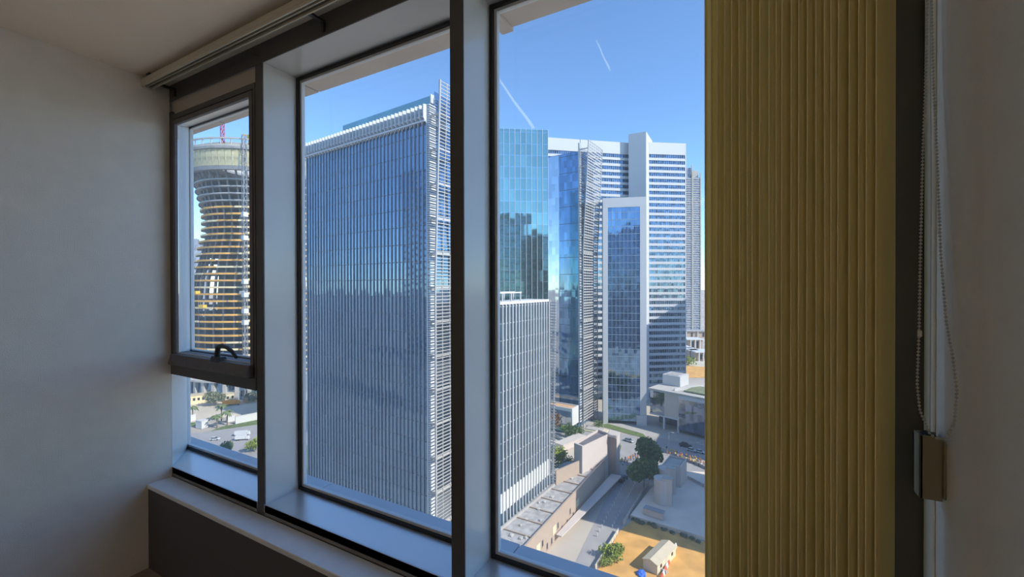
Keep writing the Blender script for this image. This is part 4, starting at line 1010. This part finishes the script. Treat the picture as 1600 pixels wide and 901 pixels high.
def lattice(mb, x, y, z0, z1, w, step, r):
    c = [(x - w, y - w), (x + w, y - w), (x + w, y + w), (x - w, y + w)]
    for p in c: mb.tube([(*p, z0), (*p, z1)], r, 4)
    z = z0; f = 0
    while z < z1 - .1:
        zn = min(z + step, z1)
        for i in range(4):
            a, b = c[i], c[(i + 1) % 4]
            if f: a, b = b, a
            mb.tube([(*a, z), (*b, zn)], r * .7, 4)
        z = zn; f ^= 1
    return mb
# hoist mast in front of the slabs, with white cabins
hp_ = P(390, 620, 0) - ut.location
hd_ = Vector((hp_.x, hp_.y, 0)).normalized() * 53.5
stuff(lattice(MB(), hd_.x, hd_.y, 0, zz_(168), 1.1, 3, 0.22).ob('hoist_mast', 'steel_grey', ut))
for z in (26, 52, 60, 71, 80, 110, 126):
    MB().box(hd_.x - 1.6, hd_.x + 1.6, hd_.y - 1.6, hd_.y + 1.6, z, z + 3.2).ob('hoist_cabin', 'white_paint', ut, bevel=0.1)
for k in range(24):
    o = MB().box(-2.4, 2.4, -0.2, 0.2, 0, 1.4).ob('hoist_gate', 'formwork_cream', ut); zz = 6 + 4.1 * TS * k; e = hd_.normalized() * (rad(zz) + .5); o.location = (e.x, e.y, zz + 0.3); o.rotation_euler.z = math.atan2(e.y, e.x) + R(90)
# podium with tall columns
MB().ring(46, 52, 0, 13, 64).ob('podium_glass', 'glass_deep', ut)
cm = MB().box(-.5, 1.6, -1.0, 1.0, 0, 13).mesh('podium_column', 'concrete')
for i in range(44): a = 2 * math.pi * i / 44; link('podium_column', cm, ut, (52.4 * math.cos(a), 52.4 * math.sin(a), 0), a)
MB().ring(46, 55, 13, 14.2, 64).ob('podium_roof', 'concrete', ut)
# cranes on the roof
def roof_crane(u, name, label, m, zb, zt, jib, ang, Rr):
    q_ = P(u, 600, 0); dirv = Vector((q_.x, q_.y)).normalized()
    c = ut.location; t_ = dirv.x * c.x + dirv.y * c.y; base = dirv * (t_ - Rr)
    t = thing(name, label, 'crane', (base.x, base.y, zb))
    lattice(MB(), 0, 0, 0, zt - zb, 0.9, 2.6, 0.22).ob('mast', m, t)
    MB().box(-1.6, 1.6, -1.6, 1.6, zt - zb, zt - zb + 2.4).ob('cab', m, t, bevel=0.1)
    j = MB(); j.tube([(0, 0, zt - zb + 2.2), (jib * math.cos(ang), jib * math.sin(ang), zt - zb + 2.2 + jib * .9)], 0.5, 4); j.tube([(0, 0, zt - zb + 2), (-6 * math.cos(ang), -6 * math.sin(ang), zt - zb + 3)], 0.7, 4)
    j.ob('jib', m, t)
    return t
roof_crane(350, 'tower_crane', 'red lattice crane mast above the unfinished tower roof', 'crane_red', zz_(165.2) - 5, 197, 28, 1.0, 42)
roof_crane(394, 'roof_hoist', 'yellow and black hoist standing on the unfinished tower roof', 'crane_yellow', zz_(165.2) - 5, 182, 5, 0.4, 46)
roof_crane(476, 'derrick', 'small orange derrick at the right rim of the unfinished tower', 'truck_orange', zz_(165.2) - 5, 181, 6, 1.8, 22)

# ------------------------------------------------------------------ site in front of it
def slab_wall(name, label, uv0, uv1, h, t, m, cat='wall', z=0.2, cap=None):
    a, b = P(uv0[0], uv0[1], z), P(uv1[0], uv1[1], z); L = (b - a).length
    w = thing(name, label, cat, a, math.atan2((b - a).y, (b - a).x))
    MB().box(0, L, 0, t, 0, h).ob('wall_body', m, w)
    MB().box(-.15, L + .15, -.12, t + .12, h, h + .25).ob('coping', cap or m, w)
    return w
slab_wall('garden_wall', 'short white garden wall behind the left palm', (284, 662), (306, 656), 3.4, .5, 'white_paint')
slab_wall('garden_wall', 'white wall stub left of the short palm', (315, 670), (325, 667), 4.0, 5, 'white_paint')
slab_wall('garden_wall', 'white wall behind the full crowned palm', (354, 660), (367, 657), 3.2, .6, 'white_paint')
slab_wall('garden_wall', 'long white wall above the grass verge', (368, 663), (440, 648), 4.2, .6, 'white_paint')
def site_cabin(label, uv0, uv1, h, dep, m, n=5):
    a, b = P(uv0[0], uv0[1], .2), P(uv1[0], uv1[1], .2); L = (b - a).length
    w = thing('site_cabin', label, 'cabin', a, math.atan2((b - a).y, (b - a).x))
    MB().box(0, L, 0, dep, 0, h).ob('cabin_body', m, w); MB().box(-.3, L + .3, -.3, dep + .3, h, h + .4).ob('cabin_roof', 'shed_roof', w)
    wm = MB().box(0, 1.3, -.08, .02, h * .4, h * .72).mesh('window', 'car_glass')
    for i in range(n): link('window', wm, w, (L * (i + .5) / n - .6, 0, 0))
site_cabin('long cream site cabin left of the grey green tree', (285, 633), (321, 629), 5.5, 6, 'formwork_cream')
site_cabin('cream site cabin above the orange lorry', (352, 629), (389, 622), 5.5, 6, 'shed_cream')
site_cabin('low orange brown store right of the orange lorry', (384, 630), (425, 622), 3.0, 5, 'roof_orange', 4)
# far pale towers left of the unfinished tower
for i, (u0, u1, vt, D, lab) in enumerate(((284, 300, 372, 760, 'hazy grey tower left of the unfinished tower at the frame'), (299, 309, 388, 900, 'slim hazy tower beside the unfinished tower'), (306, 318, 380, 1000, 'distant pale tower with a stepped top beside the unfinished tower'))):
    a, b = PD(u0, vt, D), PD(u1, vt, D); L = math.hypot((b - a).x, (b - a).y)
    t = thing('distant_tower', lab, 'building', (a.x, a.y, 0), math.atan2((b - a).y, (b - a).x), 'distant towers at the left')
    MB().box(0, L, 0, 18, 0, a.z).ob('body', 'glass_far', t)
    bm_ = MB().box(-.3, L + .3, -.4, 0, 0, 1.4).mesh('storey_band', 'concrete'); z = 6
    while z < a.z: link('storey_band', bm_, t, (0, 0, z)); z += 6
    MB().box(L * .3, L * .7, 3, 12, a.z, a.z + 6).ob('roof_house', 'concrete', t)

# ------------------------------------------------------------------ podium right of the framed tower, pavilion, far houses
pd_ = thing('podium', 'low grey podium with overhang, columns and dark glass right of the framed tower', 'building', P(1013, 662))
po = Vector(pd_.location)
def PB(mb, nm, m, **kw): o = mb.ob(nm, m, pd_, **kw); o.location = -po; return o
A_ = P(1014, 664); B_ = P(1115, 690); dirp = (B_ - A_).normalized(); inn = Vector((-dirp.y, dirp.x, 0))
def PQ(a, b, c, e, z0, z1):
    q_ = [A_ + dirp * a + inn * c, A_ + dirp * b + inn * c, A_ + dirp * b + inn * e, A_ + dirp * a + inn * e]
    return MB().prism([(v.x, v.y) for v in q_], z0, z1)
pxm = (B_ - A_).length / 101.0
def s_(u): return (u - 1014) * pxm
PB(PQ(s_(1016), s_(1041), 0, 20, 7.5, 20), 'glass_front', 'glass_dark')
PB(PQ(s_(1041), s_(1064), -0.4, 20, 7.5, 20.5), 'blank_front', 'grey_render')
PB(PQ(s_(1064), s_(1125), -0.6, 20, 2, 18.5), 'glass_front', 'glass_dark')
PB(PQ(s_(1014), s_(1125), -1.0, 24, 20, 21.2), 'roof_slab', 'concrete')
PB(PQ(s_(1064), s_(1125), -1.2, 0, 18.5, 20), 'fascia', 'white_clad')
PB(PQ(s_(1016), s_(1064), -0.6, 20, 6.7, 7.5), 'overhang_edge', 'white_clad')
PB(PQ(s_(1018), s_(1062), 9, 20, 0, 6.7), 'recess_wall', 'glass_dark')
for u in (1040, 1063): PB(PQ(s_(u) - .5, s_(u) + .5, -.4, .6, 0, 6.7), 'column', 'white_clad')
PB(PQ(s_(1066), s_(1125), 4, 20, 21.2, 22), 'green_roof', 'leaf_grey')
PB(PQ(s_(1018), s_(1048), 13, 24, 21.2, 27), 'roof_house', 'white_clad')
PB(PQ(s_(1022), s_(1044), 14.2, 22.5, 27, 27.2), 'roof_house_deck', 'roof_grey')
PB(MB().hexa([*(tuple(A_ + dirp * s_(u) + inn * n_ + Vector((0, 0, 21.2))) for u, n_ in ((1052, 3), (1053, 3), (1074, 22), (1073, 22))), *(tuple(A_ + dirp * s_(u) + inn * n_ + Vector((0, 0, 22.6))) for u, n_ in ((1052, 3), (1053, 3), (1074, 22), (1073, 22)))]), 'roof_upstand', 'white_clad')
# pavilion with white upper box and orange roof
pv0, pv1 = P(858, 657, 6), P(894, 656, 6) * 0.975
pv = thing('pavilion', 'small pavilion with white upper walls, orange roof and teal glass below', 'building', (pv1.x, pv1.y, 0), R(-5))
MB().box(-22, 0, 0, 8, 4.5, 13).ob('upper_box', 'white_paint', pv); MB().box(-22, -0.6, -0.25, 0, 5.2, 12.0).ob('sloped_glass', 'glass_grey', pv)
MB().box(-21.4, -.6, .6, 7.4, 13, 13.15).ob('roof_deck', 'roof_orange', pv)
for b in ((-22, 0, 0, .6), (-22, 0, 7.4, 8), (-.6, 0, .6, 7.4)): MB().box(*b, 13, 13.7).ob('roof_rim', 'white_paint', pv)
MB().box(-21, -1, 1, 7.5, 0, 4.5).ob('lower_glass', 'glass_teal', pv)
slab_wall('planter_wall', 'pale curved kerb wall below the garden shrubs', (850, 676), (893, 694), 1.0, 1.2, 'pavement', 'kerb')
slab_wall('planter_wall', 'grey ramp wall beside the lime green tree', (880, 706), (915, 690), 3.0, 5.0, 'grey_render', 'wall')
# struts under the lattice screen foot
for k, (u, v) in enumerate(((926, 664), (932, 667), (938, 668))):
    a = P(u - 9, v - 12, 7.5) if False else None
st = thing('screen_plinth', 'pale stone plinth at the foot of the lattice screen', 'plinth', P(928, 673))
MB().box(-5, 7, -3, 4, 0, 0.7).ob('slab', 'shed_cream', st, bevel=0.1); MB().box(-4, 5, -2, 3, .7, 1.3).ob('step', 'pavement', st)
# far low houses
for i, (u0, u1, v, h, lab) in enumerate(((1074, 1098, 546, 12, 'beige flat roofed house nearest the far tower'), (1066, 1082, 557, 9, 'small beige house with white roof edge below the far tower'), (1078, 1090, 561, 9, 'small beige house in the middle of the far row'), (1087, 1110, 564, 9, 'small beige house at the blind edge'), (1060, 1120, 528, 10, 'long grey roofed hall below the far tower'))):
    a, b = P(u0, v), P(u1, v); L = (b - a).length
    t = thing('far_house', lab, 'house', a, math.atan2((b - a).y, (b - a).x), 'far low houses')
    MB().box(0, L, 0, 18, 0, h).ob('walls', 'beige_wall', t); MB().box(-1, L + 1, -2, 19, h, h + 1.0).ob('roof', 'white_paint' if i != 4 else 'roof_grey', t)
    for f in (.2, .5, .8): MB().box(L * f - .5, L * f + .5, -1.8, -.8, 0, h).ob('column', 'white_paint', t)
    for f in (.35, .65): MB().box(L * f - 1.4, L * f + 1.4, -.15, 0.02, 2, h - 2).ob('window', 'dark_opening', t)
tree('far_bush', 'round olive bush on the far pale sand', 1076, 571, 7, 8, 'leaf_lime', 51, 300)

# ------------------------------------------------------------------ vapour trails high in the sky
def contrail(label, a, b, r):
    m = MATS['contrail_white']
    o = MB().tube([a.lerp(b, t_ / 10) + Vector((0, 0, 12 * math.sin(t_))) for t_ in range(11)], r, 8, r1=r * .55).ob('vapour_trail', m, smooth=True)
    tag(o, label, 'contrail')
m = MATS['contrail_white']; nt = m.node_tree; b_n = nt.nodes['Principled BSDF']
tp_ = nt.nodes.new('ShaderNodeBsdfTransparent'); mx_n = nt.nodes.new('ShaderNodeMixShader'); lw_ = nt.nodes.new('ShaderNodeLayerWeight'); lw_.inputs['Blend'].default_value = 0.5
mm = nt.nodes.new('ShaderNodeMath'); mm.operation = 'MULTIPLY_ADD'; mm.inputs[1].default_value = -0.2; mm.inputs[2].default_value = 0.2
nt.links.new(lw_.outputs['Facing'], mm.inputs[0]); nt.links.new(mm.outputs[0], mx_n.inputs[0]); nt.links.new(tp_.outputs[0], mx_n.inputs[1]); nt.links.new(b_n.outputs[0], mx_n.inputs[2])
nt.links.new(mx_n.outputs[0], nt.nodes['Material Output'].inputs[0])
contrail('long faint vapour trail above the teal tower', PD(834, 201, 8000), PD(768, 108, 8000), 30)
contrail('short faint vapour trail high in the open sky', PD(953, 110, 8000), PD(931, 62, 8000), 18)
